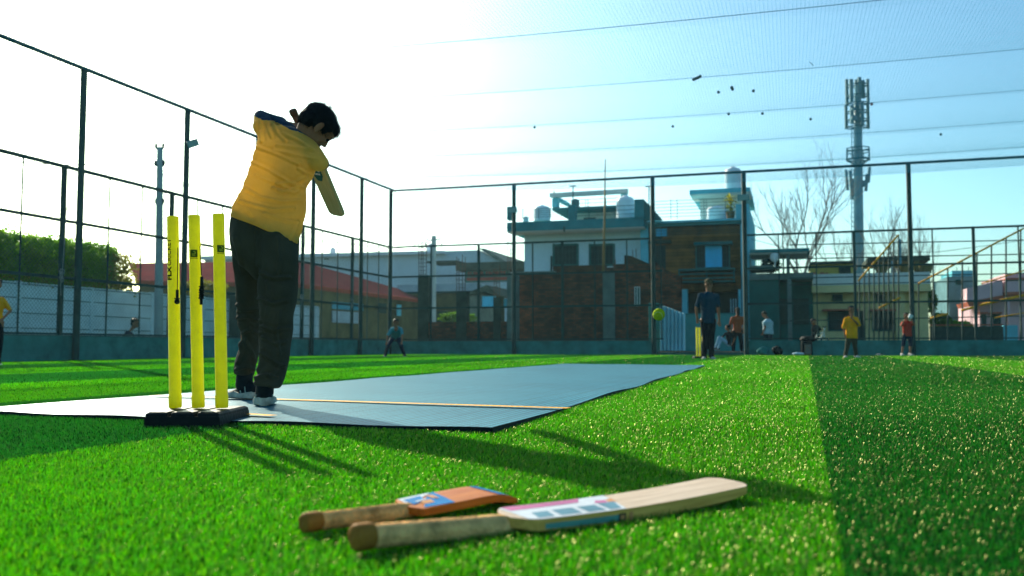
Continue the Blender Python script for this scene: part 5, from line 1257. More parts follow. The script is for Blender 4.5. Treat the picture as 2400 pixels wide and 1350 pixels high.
Cq = Fac(1612, 36); o2 = empty('compound_wall', Cq.base(1670), 'plain teal compound wall in front of the wood tiled house', 'wall')
fpart(Cq, o2, 'wall', 'gatewall', (1606,736,1735,826,0,.2,0,True)); fpart(Cq, o2, 'coping', 'bandteal', (1605,734,1736,736.5,.04,.28))
# corrugated sheet leaning by the gateway
mb = MB(); Dq = Fac(1545, 31.6); n = 60; vs = []
for k in range(n+1):
    x = 1547 + (1606-1547)*k/n; yt = np.interp(x, [1547,1552,1568,1590,1606], [712,716,721,730,736]); w_ = 0.11*math.sin(k*2*math.pi/9)
    vs += [Dq.pt(x, yt, w_), Dq.pt(x, 822, w_+.25)]
vs2 = [v + E1*.012 for v in vs]; m_ = len(vs)
mb.add(vs + vs2, [(2*k, 2*k+1, 2*k+3, 2*k+2) for k in range(n)] + [(m_+2*k+2, m_+2*k+3, m_+2*k+1, m_+2*k) for k in range(n)])
tag(mb.build('corrugated_sheet', M['corr'], smooth=True, origin=Dq.base(1575)), 'pale corrugated metal sheet leaning upright at the left of the gateway', 'metal sheet')
mb = MB(); Dq.box(mb, 1520,710,1544,826,.1,.3,0,True)
tag(mb.build('gate_pier', M['kerb'], bevel=.02, origin=Dq.base(1530)), 'plastered pier just behind the left gateway post', 'pier')
# palm-like pot plant on the roof
M['palm'] = mat('yellow_green_leaf', (0.36,0.34,0.02), 0.6, 0.3, 5, trans=.4); M['pot'] = mat('terracotta', (0.20,0.10,0.05), 0.8, 0.15)
pb = Bq.pt(1712, 513, -.3); o = empty('potted_plant', pb, 'tall yellow green potted plant on the roof of the wood tiled house', 'plant')
mb = MB(); mb.tube([pb, pb+EZ*.32], [.16,.21], 14); mb.build('pot', M['pot'], o, smooth=True, autosmooth=40)
mb = MB()
for k in range(60):
    a = random.random()*6.28; h0 = random.uniform(.3,1.0); ln = random.uniform(.25,.55); d_ = Vector((math.cos(a), math.sin(a), random.uniform(-.1,.8))).normalized(); p0 = pb+EZ*h0; w_ = EZ.cross(d_).normalized()*.05
    mb.add([p0, p0+d_*ln*.5+w_+EZ*.04, p0+d_*ln*1.0-EZ*.08, p0+d_*ln*.5-w_+EZ*.04], [(0,1,2,3)])
mb.tube([pb, pb+EZ*1.0], .025, 6); mb.build('foliage', M['palm'], o)
# ---- unfinished brick building
Eq = Fac(1207, 38); o = empty('brick_building', Eq.base(1350), 'unfinished dark brick building with stepped walls in front of the white house', 'building')
fpart(Eq, o, 'wall', 'brick', (1207,640,1413,806,0,.25,0,True), (1440,618,1534,806,0,.25,0,True))
fpart(Eq, o, 'pillar', 'concrete', (1413,636,1441,806,.06,.35,0,True)); fpart(Eq, o, 'return_wall', 'brick_top', (1296,622,1420,640.5,-2.2,.25), (1418,627,1441,636,-2.2,.25))
mb = MB(); v = [Eq.pt(1463,598,-1.5), Eq.pt(1480,600,-1.5), Eq.pt(1530,622,-1.5), Eq.pt(1560,640,-1.5), Eq.pt(1562,700,-1.5), Eq.pt(1463,700,-1.5)]
mb.add(v+[q+E1*.25 for q in v], [(0,1,2,3,4,5),(11,10,9,8,7,6)]+[(i,6+i,6+(i+1)%6,(i+1)%6) for i in range(6)]); mb.build('return_wall', M['brick_top'], o)
mb = MB(); v = [Eq.pt(1533,612,0), Eq.pt(1560,632,0), Eq.pt(1597,648,0), Eq.pt(1597,800,0), Eq.pt(1533,800,0)]
mb.add(v+[q+E1*.25 for q in v], [(0,1,2,3,4),(9,8,7,6,5)]+[(i,5+i,5+(i+1)%5,(i+1)%5) for i in range(5)]); mb.build('wall', M['brick'], o)
fpart(Eq, o, 'slit_window', 'soffit', (1487,672,1500,718,.02,.04)); fpart(Eq, o, 'slit_opening', 'stain', (1489,674,1492,717,.03,.04),(1494.5,674,1498,717,.03,.04))
fpart(Eq, o, 'sill_plaster', 'concrete', (1207,636,1300,641,.05,.3))
def rebar(root, fac, xs, y0, y1, front=0.05):
    mb = MB()
    for x in xs: mb.tube([fac.pt(x, y1, front), fac.pt(x+random.uniform(-1,1), y0+random.uniform(-6,6), front)], .016, 5)
    for y in np.arange(y0+20, y1, 9): mb.tube([fac.pt(xs[0], y, front), fac.pt(xs[-1], y, front)], .010, 4)
    return mb.build('rebar', M['rust'], root)
rebar(o, Eq, (1438,1443), 612, 634); rebar(o, Eq, (1483,1491), 585, 604, -1.5)
mb = MB(); mb.tube([P(1414,640,37), P(1417,520,37), P(1418.5,373,37)], [.055,.045,.02], 8)
tag(mb.build('bamboo_pole', M['bamboo'], smooth=True, origin=P(1414,640,37)), 'tall thin bamboo pole standing up from the brick building', 'pole')
Fq = Fac(985, 38); o = empty('brick_wall', Fq.base(1100), 'low dark brick wall with four bare brick pillars left of the unfinished building', 'wall')
fpart(Fq, o, 'wall', 'brick', (1003,754,1190,806,0,.25,0,True))
for (xa, xb, yt, m_) in ((979,1003,645,'darkcon'),(1069,1092,682,'darkcon'),(1156,1173,697,'darkcon'),(1188,1210,640,'concrete')):
    fpart(Fq, o, 'pillar', m_, (xa,yt,xb,806,.07,.45,0,True))
rebar(o, Fq, (982,987,992,999), 560, 645); rebar(o, Fq, (1070,1076,1084,1090), 600, 682); rebar(o, Fq, (1158,1164,1171), 625, 697); rebar(o, Fq, (1190,1196,1203), 566, 640)
# ---- long pale warehouse
Wq = Fac(700, 82); o = empty('warehouse', Wq.base(900), 'long pale warehouse with a low pitched roof in the far distance', 'warehouse')
mb = MB(); zt = Wq.pt(900,600,0).z
def prism(mb, fac, pts, front, depth, mi=0):
    v = [fac.pt(x, y, front) for x, y in pts]; n = len(v); mb.add(v + [q + fac.n*depth for q in v], [tuple(range(n)), tuple(range(2*n-1, n-1, -1))] + [(i, n+i, n+(i+1)%n, (i+1)%n) for i in range(n)], mi)
prism(mb, Wq, [(480,604),(1122,586),(1172,612),(1172,800),(480,800)], 0, 18); mb.build('wall', M['warehouse'], o)
mb = MB(); prism(mb, Wq, [(470,600),(1040,587),(1040,594),(470,609)], .6, 19); mb.build('roof', M['warehouse_roof'], o)
mb = MB(); prism(mb, Wq, [(1122,582),(1135,582),(1185,613),(1170,613)], .5, 19); mb.build('gable_roof', M['concrete'], o)
fpart(Wq, o, 'gutter', 'stain', (760,605,768,608,.65,.2)); fpart(Wq, o, 'canopy', 'darkcon', (1068,614,1226,632,6,3), (1000,611,1070,615,6,3)); fpart(Wq, o, 'sign_board', 'signteal', (1090,632,1192,661,5,.3))
tv, tf = text_mesh('SUPER SPORTS', 1.0, .02); xm = max(v.x for v in tv); a_, b_, zb, zt = Wq.rect(1096, 636, 1186, 647, 5.1); mb = MB(); ww = (b_-a_).length
mb.add([Vector((a_.x,a_.y,zb)) + E2*(v.x/xm*ww) + EZ*(v.y*(zt-zb)*1.35) for v in tv], tf); mb.build('sign_lettering', M['signred'], o)
fpart(Wq, o, 'sign_stripe', 'signred', (1094,650,1190,657,5.1,.05))
tank('pale blue water tank on the warehouse roof', Wq, 774, 580, 786, 598, 'tankwhite', front=-2, ribs=False); tank('pale blue water tank beside the far utility pole', Wq, 1001, 571, 1018, 590, 'tankwhite', front=-2, ribs=False)
# small sheds in front of it
Sq = Fac(960, 62); o = empty('shed', Sq.base(1060), 'low shed with a pale tin roof and dark tiled gable behind the brick pillars', 'shed')
fpart(Sq, o, 'wall', 'olive', (960,684,1130,800,0,5,0,True)); fpart(Sq, o, 'roof', 'tin', (930,666,1118,683,.6,6)); fpart(Sq, o, 'eave', 'stain', (930,683,1118,687,.62,.4))
mb = MB(); prism(mb, Sq, [(1090,688),(1140,668),(1170,692),(1165,695),(1138,683),(1095,694)], 2, 5); mb.build('gable', M['darkcon'], o); fpart(Sq, o, 'side_wall', 'concrete', (1092,690,1128,800,1.5,3,0,True)); fpart(Sq, o, 'door', 'blueglass', (1130,694,1160,722,1.6,.2)); fpart(Sq, o, 'window', 'blueglass', (1160,700,1192,722,-2,.2))
fpart(Sq, o, 'opening', 'stain', (1003,730,1046,760,.2,.2))
# ---- red roofed building
RY = 47; Rq = Fac(560, RY, Vector((1,0,0)), Vector((0,1,0))); o = empty('building', Rq.base(760), 'long low building with a dull red sheet roof behind the left fence', 'building')
eave = [P(318,657,RY), P(700,664,RY), P(1040,709,63)]; ridge = [P(300,617,RY+6), P(700,611,RY+7), P(1040,706,66)]
mb = MB(); mb.add(eave + ridge, [(0,1,4,3),(1,2,5,4)]); back = [v + Vector((0,7,-1.8)) for v in ridge]; mb.add(ridge+back, [(0,1,4,3),(1,2,5,4)]); mb.build('roof', M['redroof'], o)
mb = MB()
for a_, b_ in ((eave[0],eave[1]),(eave[1],eave[2])): mb.add([a_, b_, b_-EZ*.22, a_-EZ*.22, a_+Vector((0,.1,0)), b_+Vector((0,.1,0)), b_+Vector((0,.1,-.22)), a_+Vector((0,.1,-.22))], [(0,1,2,3),(7,6,5,4),(0,4,5,1),(3,2,6,7)])
mb.build('fascia', M['redfascia'], o)
mb = MB()
for a_, b_ in ((eave[0]+Vector((0,.6,-.1)),eave[1]+Vector((0,.6,-.1))),(eave[1]+Vector((0,.6,-.1)),eave[2]+Vector((-.6,.6,-.1)))):
    g0, g1 = Vector((a_.x,a_.y,0)), Vector((b_.x,b_.y,0)); d_ = Vector((0,4,0)); mb.add([a_,b_,g1,g0,a_+d_,b_+d_,g1+d_,g0+d_], [(0,1,2,3),(7,6,5,4),(0,4,5,1)])
mb.build('wall', M['olive'], o)
R2 = Fac(700, RY+.4, (eave[2]-eave[1]).normalized(), Vector((0,1,0)))
def along(t0, t1, z0, z1, name, m, out=.05):
    a_, b_ = eave[1].lerp(eave[2], t0)+Vector((0,.6,0)), eave[1].lerp(eave[2], t1)+Vector((0,.6,0)); n_ = Vector((.95,-.3,0)); a_, b_ = a_+n_*out, b_+n_*out
    mb = MB(); v = [Vector((a_.x,a_.y,z0)), Vector((b_.x,b_.y,z0)), Vector((b_.x,b_.y,z1)), Vector((a_.x,a_.y,z1))]; mb.add(v+[q-n_*.05 for q in v], [(0,1,2,3),(7,6,5,4),(0,4,5,1),(1,5,6,2),(2,6,7,3),(3,7,4,0)]); return mb.build(name, M[m], o)
along(.17,.36,2.35,2.75,'sign_board','bluesign'); along(.17,.34,1.6,2.25,'notice_board','tin',.06); along(.47,.52,2.3,2.9,'opening','stain'); along(.60,.63,2.2,2.9,'shutter','skyblue'); along(.83,.87,2.2,2.8,'opening','stain')
# ---- precast panel wall behind the left fence
pw = empty('panel_wall', fp(-4.4, -12), 'grey white precast panel wall running along behind the left fence', 'wall')
pc = -4.25
def wl_pt(px): # point on the panel wall plane
    d = ray(px, 760); q = fp(pc, 0); t_ = (q-CAM).dot(E2)/d.dot(E2); return (CAM+d*t_-CORNER).dot(E1)
t_end = wl_pt(748); mb = MB(); mb.obox(fp(pc,-34,0), E2*-.08, E1*(t_end+34), EZ*1.86); mb.build('wall', M['panel'], pw)
mb = MB()
for z in (.36,.72,1.09,1.46,1.80): mb.obox(fp(pc+.012,-34,z), E2*-.01, E1*(t_end+34), EZ*.022)
mb.build('panel_joints', M['panelline'], pw)
k_ = 0; t_ = t_end - .3
while t_ > -34: 
    mb = MB(); mb.obox(fp(pc+.03,t_,0), E2*-.12, E1*.12, EZ*1.88); mb.build('wall_post', M['panel'], pw); t_ -= 2.45
# ---- dark teal building, yellow house, pink house on the right
Tq = Fac(1757, 40); o = empty('building', Tq.base(1830), 'dark teal plastered building with a flat canopy between the wood tiled and cream houses', 'building')
fpart(Tq, o, 'wall', 'tealwall', (1757,655,1826,806,0,6,0,True), (1826,655,1906,806,-1.5,6,0,True)); fpart(Tq, o, 'roof_edge', 'concrete', (1757,640,1906,655,.1,5)); fpart(Tq, o, 'opening', 'stain', (1828,700,1850,760,-1.4,.1),(1860,700,1896,760,-1.4,.1),(1828,700,1896,706,-1.3,.1))
fpart(Tq, o, 'canopy', 'bandteal', (1757,583,1897,591,.5,3)); fpart(Tq, o, 'canopy_soffit', 'soffit', (1757,591.2,1892,595,.4,2.5)); fpart(Tq, o, 'canopy_post', 'concrete', (1843,595,1851,640,.3,.3)); fpart(Tq, o, 'canopy_post', 'tealwall', (1834,595,1838,640,0,.2)); fpart(Tq, o, 'side_column', 'concrete', (1846,640,1856,806,.2,.3,0,True))
railing(Tq, o, 1762, 1802, 597, 622, 2, tuple(range(1763,1802,5)), .2, r=.6); fpart(Tq, o, 'terrace_slab', 'concrete', (1757,622,1812,632,.3,2))
c_ = Tq.pt(1816,603,.6); mb = MB(); rings = []
for k in range(6): a = k/5*1.2; rings.append([c_ + (E2*math.cos(t)+EZ*math.sin(t))*(.22*math.sin(a)+.004)*1.0 - E1*(.14*(1-math.cos(a)))*-1 for t in np.linspace(0,6.283,16,endpoint=False)])
mb.loft(rings); mb.tube([c_, c_-EZ*.5], .03, 6); tag(mb.build('satellite_dish', M['soffit'], smooth=True, origin=c_), 'white satellite dish under the flat canopy right of the wood tiled house', 'satellite dish')
Yq = Fac(1905, 41); o = empty('house', Yq.base(2040), 'cream two storey house with small vents and grilled windows behind the boy in yellow', 'house')
fpart(Yq, o, 'wall', 'cream', (1905,683,2176,806,0,8,0,True)); fpart(Yq, o, 'parapet', 'soffit', (1905,640,2180,667,.6,.3), label=None); fpart(Yq, o, 'slab', 'cream', (1903,667.2,2182,684,.9,8.5))
for xa, xb in ((1951,1975),(2053,2075)): window(Yq, o, xa, 689, xb, 706, fw=1.5, bars=4)
for xa, xb in ((1940,1997),(2044,2098)): window(Yq, o, xa, 729, xb, 776, fw=2.5, bars=9)
fpart(Yq, o, 'sunshade', 'redled', (1928,724,2012,728,.7,.7)); fpart(Yq, o, 'sunshade', 'redled', (2040,724,2100,728,.7,.7)); fpart(Yq, o, 'door', 'darkpane', (2005,728,2028,806,.05,.1,0,True)); fpart(Yq, o, 'corner_pillar', 'cream', (2100,684,2122,806,.5,.5,0,True))
fpart(Yq, o, 'roof_room', 'yellowpl', (1901,618,2003,642,-1.5,4)); fpart(Yq, o, 'roof_room_slab', 'stain', (1898,612,2004,618,-1.2,4.6)); fpart(Yq, o, 'roof_room_window', 'darkpane', (1966,624,1994,641,-1.45,.1))
fpart(Yq, o, 'flower_bed', 'redled', (1905,638,1912,643,.3,.2),(1922,638,1932,643,.3,.2),(1936,638,1940,643,.3,.2))
fpart(Yq, o, 'roof_canopy', 'darkcon', (2035,600,2180,612,-1,4)); fpart(Yq, o, 'canopy_post', 'mast', (2089,612,2094,642,-.9,.2)); fpart(Yq, o, 'canopy_post', 'mast', (2108,560,2113,642,-.9,.2)); fpart(Yq, o, 'canopy_post', 'olive', (2145,612,2155,642,-1,.5))
for x in (2066, 2124, 2170):
    b_ = Yq.pt(x, 641, -.2); mb = MB(); mb.tube([b_, b_+EZ*.35], [.22,.30], 12); tag(mb.build('planter', M['olive'], smooth=True, autosmooth=40, origin=b_), {2066:'round planter on the cream house roof, nearest the phone mast',2124:'round planter at the middle of the cream house roof canopy',2170:'round planter at the right end of the cream house roof'}[x], 'planter', 'planters on the cream house roof')
Uq = Fac(2222, 52); o = empty('tower_house', Uq.base(2250), 'narrow grey blue house with a box on its roof between the cream and pink houses', 'house')
fpart(Uq, o, 'wall', 'greyblue', (2224,647,2290,800,0,6,0,True)); fpart(Uq, o, 'roof_box', 'skyblue', (2231,634,2280,647,-.5,4)); window(Uq, o, 2240, 655, 2256, 668, fw=1.2); fpart(Uq, o, 'pipes', 'iron', (2242,626,2243,634,-1,.1),(2256,627,2257,634,-1,.1),(2270,625,2271,634,-1,.1))
Kq = Fac(2265, 46); o = empty('house', Kq.base(2340), 'pink two storey house with red ledges at the far right', 'house')
mb = MB(); prism(mb, Kq, [(2266,676),(2350,655),(2350,692),(2266,708)], .9, 1.5); mb.build('balcony_wall', M['pinkpl'], o)
mb = MB(); prism(mb, Kq, [(2266,708),(2352,690),(2352,702),(2272,718)], .9, 3); mb.build('ledge', M['redled'], o)
fpart(Kq, o, 'wall', 'pinkpl', (2296,700,2500,806,0,6,0,True), (2358,640,2500,700,.3,6)); fpart(Kq, o, 'upper_box', 'pinkpl', (2359,654,2500,683,1,2)); fpart(Kq, o, 'upper_ledge', 'redled', (2357,683,2500,690,1.2,2),(2359,650,2500,654,1.1,2))
for xa, xb in ((2301,2312),(2328,2346)): window(Kq, o, xa, 736, xb, 765, fw=1.5, bars=4); fpart(Kq, o, 'sunshade', 'redled', (xa-4,731,xb+4,735,.6,.6))
fpart(Kq, o, 'gate_panel', 'skyblue', (2352,762,2386,806,3,.2,0,True)); fpart(Kq, o, 'column', 'pinkpl', (2362,700,2368,762,1,.4))
# dark fence and ledge behind the right cage fence
Hq = Fac(2190, 37); o = empty('boundary_fence', Hq.base(2280), 'dark slatted boundary fence in front of the pink house', 'fence')
fpart(Hq, o, 'panel', 'stain', (2180,765,2352,806,0,.08,0,True)); fpart(Hq, o, 'rail', 'redled', (2180,760,2352,763,.05,.1))
# ---- second cage with yellow sloping rails
Gq = Fac(2005, 31.5); g2 = empty('stair_railing', Gq.base(2200), 'dark steel bar frames with yellow orange sloping rails behind the far fence', 'railing')
def slope_set(x0, y0, x1, y1, step, ybot=800):
    n_ = int((x1-x0)/step); mbp = None
    for k in range(n_+1):
        x = x0 + (x1-x0)*k/n_; y = y0+(y1-y0)*k/n_; mb = MB(); mb.tube([Gq.pt(x, ybot, 0), Gq.pt(x, y, 0)], .026, 6); mb.build('bar', M['steel'], g2)
def yrail(x0, y0, x1, y1, r=.030): mb = MB(); mb.tube([Gq.pt(x0,y0,.06), Gq.pt(x1,y1,.06)], r, 8); mb.build('sloping_rail', M['yellowbar'], g2, smooth=True)
slope_set(2014, 655, 2106, 550, 11.5); slope_set(2153, 664, 2392, 538, 30); yrail(2011, 659, 2106, 550); yrail(2153, 664, 2400, 535); yrail(2060,722,2111,697); yrail(2181,746,2222,735); yrail(2253,728,2290,718,.04); yrail(2297,715,2400,692,.04); yrail(2300,665,2420,628,.022)
yrail(2330,745,2420,730,.02)
for y in (570,603,648,664,748): mb = MB(); mb.tube([Gq.pt(1850,y+4,-.1), Gq.pt(2430,y-8,-.1)], .02, 6); mb.build('cross_bar', M['steel'], g2)
# ---- utility poles and wires
def upole(label, px, ytop, Y, r0, r1, arms):
    b_ = P(px-2, 800, Y); b_.z = 0; t_ = P(px+1, ytop, Y); o = empty('utility_pole', b_, label, 'utility pole', 'utility poles')
    mb = MB(); mb.tube([b_, t_], [r0, r1], 12); mb.build('pole', M['pole'], o, smooth=True, autosmooth=40)
    for y, w_ in arms:
        c_ = P(px, y, Y); mb = MB(); mb.tube([c_-Vector((w_,0,0)), c_+Vector((w_,0,0))], .03, 6)
        for s_ in (-1,1): mb.tube([c_+Vector((s_*w_,0,0)), c_+Vector((s_*w_,0,.10)), c_+Vector((s_*w_,0,.16))], [.03,.045,.02], 8)
        mb.build('insulator_arm', M['wire'], o)
    return o
upole('grey concrete utility pole behind the left fence between the two tall posts', 374, 345, 25.5, .125, .085, ((348,.10),(388,.12),(478,.10)))
upole('utility pole with tangled wires left of the unfinished brick wall', 1016, 553, 56, .20, .15, ((562,.4),(575,.5)))
def wire(label, pts, Y0, Y1, sag=0.0, r=.010):
    n_ = 24; mb = MB(); q = []
    for k in range(n_+1):
        t = k/n_; i = t*(len(pts)-1); j = min(int(i), len(pts)-2); f = i-j; x = pts[j][0]*(1-f)+pts[j+1][0]*f; y = pts[j][1]*(1-f)+pts[j+1][1]*f; q.append(P(x, y+sag*4*t*(1-t), Y0*(1-t)+Y1*t))
    mb.tube(q, r, 5); tag(mb.build('wire', M['wire'], origin=q[0]), label, 'wire', 'overhead wires')
wire('twisted cable running left from the top arm of the near utility pole', [(-60,374),(130,386),(310,386),(352,382),(374,388)], 24, 25.5, r=.014)
wire('cable dropping right from the near utility pole toward the batter', [(374,396),(430,430),(560,490),(720,560),(917,583)], 25.5, 40, r=.012)
wire('cable from the near utility pole down past the second tall post', [(374,400),(400,425),(385,455),(440,430),(520,470)], 25.5, 28, r=.010)
wire('wire leaving the far utility pole to the left', [(1016,562),(960,578),(880,590)], 56, 60, r=.02)
wire('wire sweeping up right from the far utility pole to the white house', [(1016,562),(1110,548),(1200,530)], 56, 46, r=.014)
wire('thin wire crossing behind the right fence above the pink house', [(1760,560),(1900,590),(2200,585),(2420,560)], 42, 40, 6, .012)
# ---- phone mast
MQ = 78; mb0 = P(2014, 800, MQ); mb0.z = 0; o = empty('phone_mast', mb0, 'tall grey steel phone mast carrying antenna panels and platforms', 'phone mast')
MT = lambda x, y, dy=0: P(x, y, MQ+dy)
mb = MB(); mb.tube([mb0, MT(2012,500), MT(2011,300), MT(2010,200)], [.50,.40,.34,.26], 20); mb.build('mast_pole', M['mast'], o, smooth=True)
ang_ = [(-1,.35),(-.55,-.9),(-.05,.2),(.25,-1),(.6,-.6),(1,.3)]
for grp, (yt, yb, rad) in enumerate(((183,243,24),(244,300,25))):
    for i, (cx, cd) in enumerate(ang_ if grp == 0 else [(-1,.3),(-.5,-.8),(0,-1),(.45,-.9),(1,.2)]):
        x = 2010 + cx*rad + random.uniform(-1,1); w_ = 3.2 if abs(cx) == 1 else 4; yy0, yy1 = yt+random.uniform(0,8)*(abs(cx)<1), yb-random.uniform(0,10)*(abs(cx)<1)
        a = MT(x-w_, (yy0+yy1)/2, cd*.8); b_ = MT(x+w_, (yy0+yy1)/2, cd*.8); h_ = MT(x, yy0).z-MT(x, yy1).z; mb = MB(); mb.obox(Vector((a.x,a.y,MT(x,yy1).z)), Vector((b_.x-a.x,0,0)), Vector((0,.2,0)), EZ*h_); mb.build('antenna_panel', M['antenna'] if i%2 else M['mastdark'], o, bevel=.02)
for y in (200,225,243,262,282,298):
    mb = MB(); rr = 24*MQ/FPX; c_ = MT(2010,y); mb.tube([c_+Vector((math.cos(a)*rr, math.sin(a)*rr*.9, 0)) for a in np.linspace(0,2*math.pi,25)], .05, 6, cap=False)
    for k in range(6): a = k*math.pi/3; mb.tube([c_, c_+Vector((math.cos(a)*rr, math.sin(a)*rr*.9, 0))], .045, 5)
    mb.build('ring_mount', M['mastdark'], o)
for x, y, r_ in ((2001,255,.16),(2017,262,.14),(2003,276,.24),(2020,280,.14)):
    c_ = MT(x,y,-1); mb = MB(); mb.tube([c_, c_+Vector((0,.15,0))], r_, 16); mb.build('dish', M['antenna'], o, smooth=True, autosmooth=40)
mb = MB(); rr = 27*MQ/FPX
for y in (348,356,374):
    c_ = MT(2011,y); mb.tube([c_+Vector((math.cos(a)*rr, math.sin(a)*rr*.9, 0)) for a in np.linspace(0,2*math.pi,9)], .05 if y < 370 else .09, 6, cap=False)
for k in range(8): a = k*math.pi/4; c_ = Vector((math.cos(a)*rr, math.sin(a)*rr*.9, 0)); mb.tube([MT(2011,348)+c_, MT(2011,374)+c_], .045, 5); mb.tube([MT(2011,374)+c_, MT(2012,386)+c_*.3], .045, 5)
mb.build('platform', M['mastdark'], o)
for i, (x, y0_, y1_) in enumerate(((1987,400,448),(1997,402,470),(2001,420,462),(2036,394,430),(2030,410,450),(2024,425,440))):
    a = MT(x-3,(y0_+y1_)/2,-.5); mb = MB(); h_ = MT(x,y0_).z-MT(x,y1_).z; mb.obox(Vector((a.x,a.y,MT(x,y1_).z)), Vector((6*MQ/FPX,0,0)), Vector((0,.18,0)), EZ*h_ + Vector((.12 if x > 2010 else -.12,0,0))); mb.tube([MT(2011,(y0_+y1_)/2), MT(x,(y0_+y1_)/2)], .05, 6); mb.build('antenna_panel', M['antenna'], o)
mb = MB()
for k in range(30): y = 300+k*11; mb.tube([MT(1996,y,-.5), MT(2002,y,-.5)], .03, 4)
mb.tube([MT(1996,300,-.5), MT(1996,625,-.5)], .04, 5); mb.tube([MT(2002,300,-.5), MT(2002,625,-.5)], .04, 5); mb.build('cable_ladder', M['mast'], o)
# ---- trees
M['bark'] = mat('pale_bark', (0.20,0.20,0.14), 0.9, 0.2, 4); M['twig'] = mat('bare_twig', (0.26,0.27,0.25), 0.9, 0.2, 4)
def bare_tree(label, px, Y, ytop, spread, seed, lean=0.0, forks=2):
    rnd = random.Random(seed); b_ = P(px, 800, Y); b_.z = 0; H = P(px, ytop, Y).z; o = empty('bare_tree', b_, label, 'tree', 'leafless trees in the distance')
    tr_ = MB(); br_ = MB(); k = Y/FPX
    def grow(p, d, ln, r, lev):
        pts = [p]; rs = [r]; n_ = 5
        for i in range(n_):
            d = (d + Vector((rnd.gauss(0,.11), rnd.gauss(0,.11), rnd.gauss(0,.05)+.07))).normalized(); p = p + d*ln/n_; pts.append(p); rs.append(r*(1-.45*(i+1)/n_))
            if lev >= 1 and lev < 5 and rnd.random() < .55 and i > 0:
                dd = (d + Vector((rnd.uniform(-1,1), rnd.uniform(-.6,.6), rnd.uniform(-.1,.5)))*.75).normalized(); grow(p, dd, ln*rnd.uniform(.40,.65), r*.40, lev+1)
        (tr_ if lev == 0 else br_).tube(pts, rs, 7 if lev < 2 else 4, cap=False)
        if lev < 5:
            for q in range(2 if lev else forks):
                a = rnd.uniform(0,6.28); a = (q/(2 if lev else forks))*6.28 + rnd.uniform(0,1.2); dd = (d*1.25 + Vector((math.cos(a)*spread, math.sin(a)*spread*.7, .1))).normalized(); grow(p, dd, ln*rnd.uniform(.62,.85), r*.56, lev+1)
    grow(b_, Vector((lean,0,1)), H*.34, H*.016, 0)
    tr_.build('trunk', M['bark'], o, smooth=True); br_.build('crown', M['twig'], o)
bare_tree('large leafless tree left of the phone mast', 1880, 58, 405, .46, 21, forks=4)
bare_tree('thin leafless tree just left of the phone mast foot', 1998, 62, 500, .5, 8, -.02)
bare_tree('leafless tree behind the canopy of the cream house', 2146, 60, 492, .42, 5, -.04, 3)
bare_tree('leafless tree right of the cream house, before the grey blue house', 2212, 58, 510, .42, 12, .0)
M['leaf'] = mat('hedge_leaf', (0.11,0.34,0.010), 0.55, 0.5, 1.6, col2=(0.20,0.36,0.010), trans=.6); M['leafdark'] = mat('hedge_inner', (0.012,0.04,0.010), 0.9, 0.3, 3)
M['leaf2'] = mat('bright_leaf', (0.10,0.22,0.010), 0.5, 0.4, 3, trans=.4); M['leafy'] = mat('yellowing_leaf', (0.26,0.24,0.012), 0.5, 0.4, 3, trans=.4)
def leaves(mb, n, fn, size):
    for k in range(n):
        p = fn(); a = Vector((random.gauss(0,1), random.gauss(0,1), random.gauss(0,.7))).normalized(); b_ = a.orthogonal().normalized(); b_ = (b_*math.cos(k)+a.cross(b_)*math.sin(k)); s_ = size*random.uniform(.6,1.3)
        mb.add([p, p+a*s_*.5+b_*s_*.28, p+a*s_, p+a*s_*.5-b_*s_*.28], [(0,1,2,3)])
# hedge on top of the panel wall, parallel to the fence
hs0 = pc - 0.5; ht_end = wl_pt(300); ho = empty('hedge', fp(hs0-1, ht_end-8), 'thick clipped green hedge rising over the panel wall at the left', 'hedge')
HZ = 3.10
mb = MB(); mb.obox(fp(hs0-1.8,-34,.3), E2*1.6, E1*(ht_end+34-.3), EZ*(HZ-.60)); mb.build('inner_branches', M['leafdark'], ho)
def hz_(t): return HZ + .10*noise.noise(Vector((t*.9,0,0))) + .07*noise.noise(Vector((t*3.1,4,0)))
def hf():
    t = random.uniform(-22, ht_end); q = random.random(); d_ = random.gauss(0,.09); lump = .14*noise.noise(Vector((t*1.5, random.random()*.2, 0)))
    if q < .66: z = random.uniform(1.6, hz_(t)); return fp(hs0-.06+abs(d_)+.14*noise.noise(Vector((t*1.3,z*1.6,2))), t, z)
    if q < .86: return fp(random.uniform(hs0-2.0,hs0+.05), t, hz_(t)-.15+abs(random.gauss(0,.15)))
    z = random.uniform(1.3, HZ); return fp(random.uniform(hs0-2,hs0), ht_end+.05+random.gauss(0,.13)+.15*noise.noise(Vector((z*2,1,1))), z)
mb = MB(); leaves(mb, 75000, hf, .085); mb.build('foliage', M['leaf'], ho)
mb = MB(); leaves(mb, 1500, lambda: fp(hs0+.15+random.gauss(0,.15), ht_end+random.gauss(.15,.22), random.uniform(1.35,2.9)), .11); leaves(mb, 500, lambda: fp(hs0+.45+random.gauss(0,.05), random.uniform(-18,ht_end), 1.93+random.gauss(0,.09)), .10); mb.build('hanging_sprays', M['leafy'], ho)
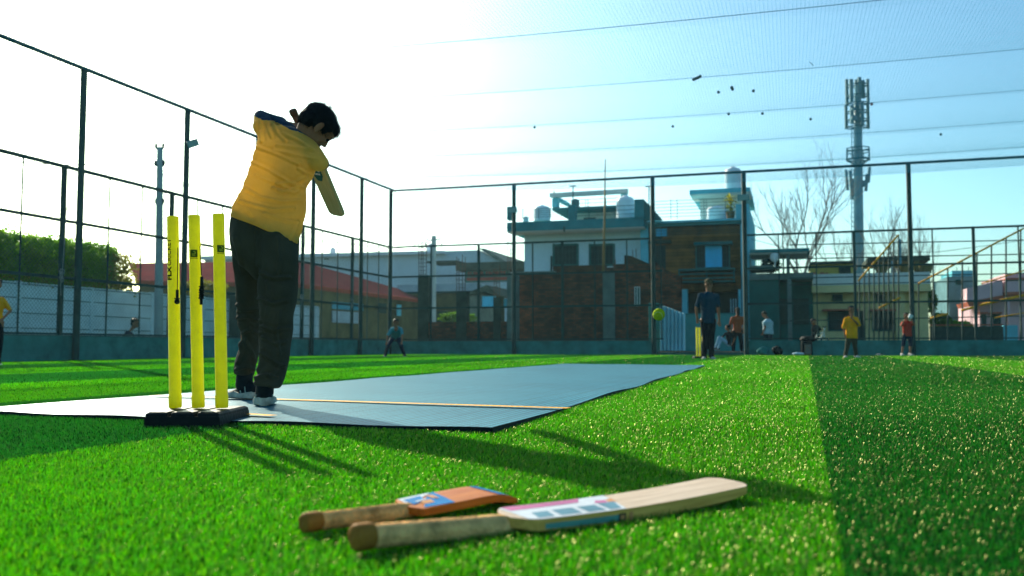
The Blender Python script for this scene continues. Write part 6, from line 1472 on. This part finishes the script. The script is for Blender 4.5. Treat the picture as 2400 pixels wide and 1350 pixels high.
def bush(label, px, py, Y, rx, rz, n, m='leaf2', size=.12, group='bushes beyond the cage'):
    c_ = P(px, py, Y); k = Y/FPX; o = empty('bush', Vector((c_.x,c_.y,.1)), label, 'bush', group)
    mb = MB(); mb.tube([Vector((c_.x,c_.y,.05)), c_], [.08,.04], 6); mb.build('stem', M['bark'], o)
    def f(): 
        v = Vector((random.gauss(0,1),random.gauss(0,1),random.gauss(0,1))).normalized()*random.uniform(.45,1)**.5; v *= (1+.35*noise.noise(v*2.2+Vector((px,0,0)))); return c_+Vector((v.x*rx*k, v.y*rx*k*.8, v.z*rz*k))
    mb = MB(); leaves(mb, n, f, size); mb.build('foliage', M[m], o)
bush('bright green bush behind the middle bare brick pillar', 1072, 745, 46, 42, 13, 2600)
bush('bright green bush right of the cream house', 2205, 755, 40, 24, 20, 2200); bush('green climber on the right wall of the cream house', 2184, 705, 42, 9, 28, 1300)
bush('yellowing bush along the panel wall just left of the batter', 470, 672, 34, 62, 12, 2600, 'leafy', .11); bush('dull green shrub in front of the pink house', 2250, 765, 40, 30, 12, 1400, 'leaf')
bush('dark green shrub on the flat canopy roof by the satellite dish', 1806, 622, 40.5, 22, 16, 1200, 'leafdark', .12); bush('green creeper below the cream house canopy end', 2155, 625, 42, 14, 10, 700, 'leaf', .10)
# dark railing and things left of the batter behind the stumps
Lq = Fac(470, 31); o = empty('shed', Lq.base(470), 'dark plank shed standing behind the panel wall near the stumps', 'shed')
fpart(Lq, o, 'wall', 'stain', (392,692,560,795,0,2,0,True))

# ---- air
M['haze'] = bpy.data.materials.new('thin_haze'); m = M['haze']; m.use_nodes = True; N = m.node_tree.nodes; L = m.node_tree.links
N.remove(N['Principled BSDF']); pv = N.new('ShaderNodeVolumePrincipled'); pv.inputs['Color'].default_value = (0.55,0.92,1,1); pv.inputs['Density'].default_value = 0.00035; pv.inputs['Anisotropy'].default_value = 0.35
L.new(pv.outputs[0], N['Material Output'].inputs['Volume'])
mb = MB(); mb.box(-130, 130, -20, 130, -1.5, 34)
tag(mb.build('haze', m if False else M['haze']), 'thin pale haze in the air over the whole place', 'haze', kind='stuff')
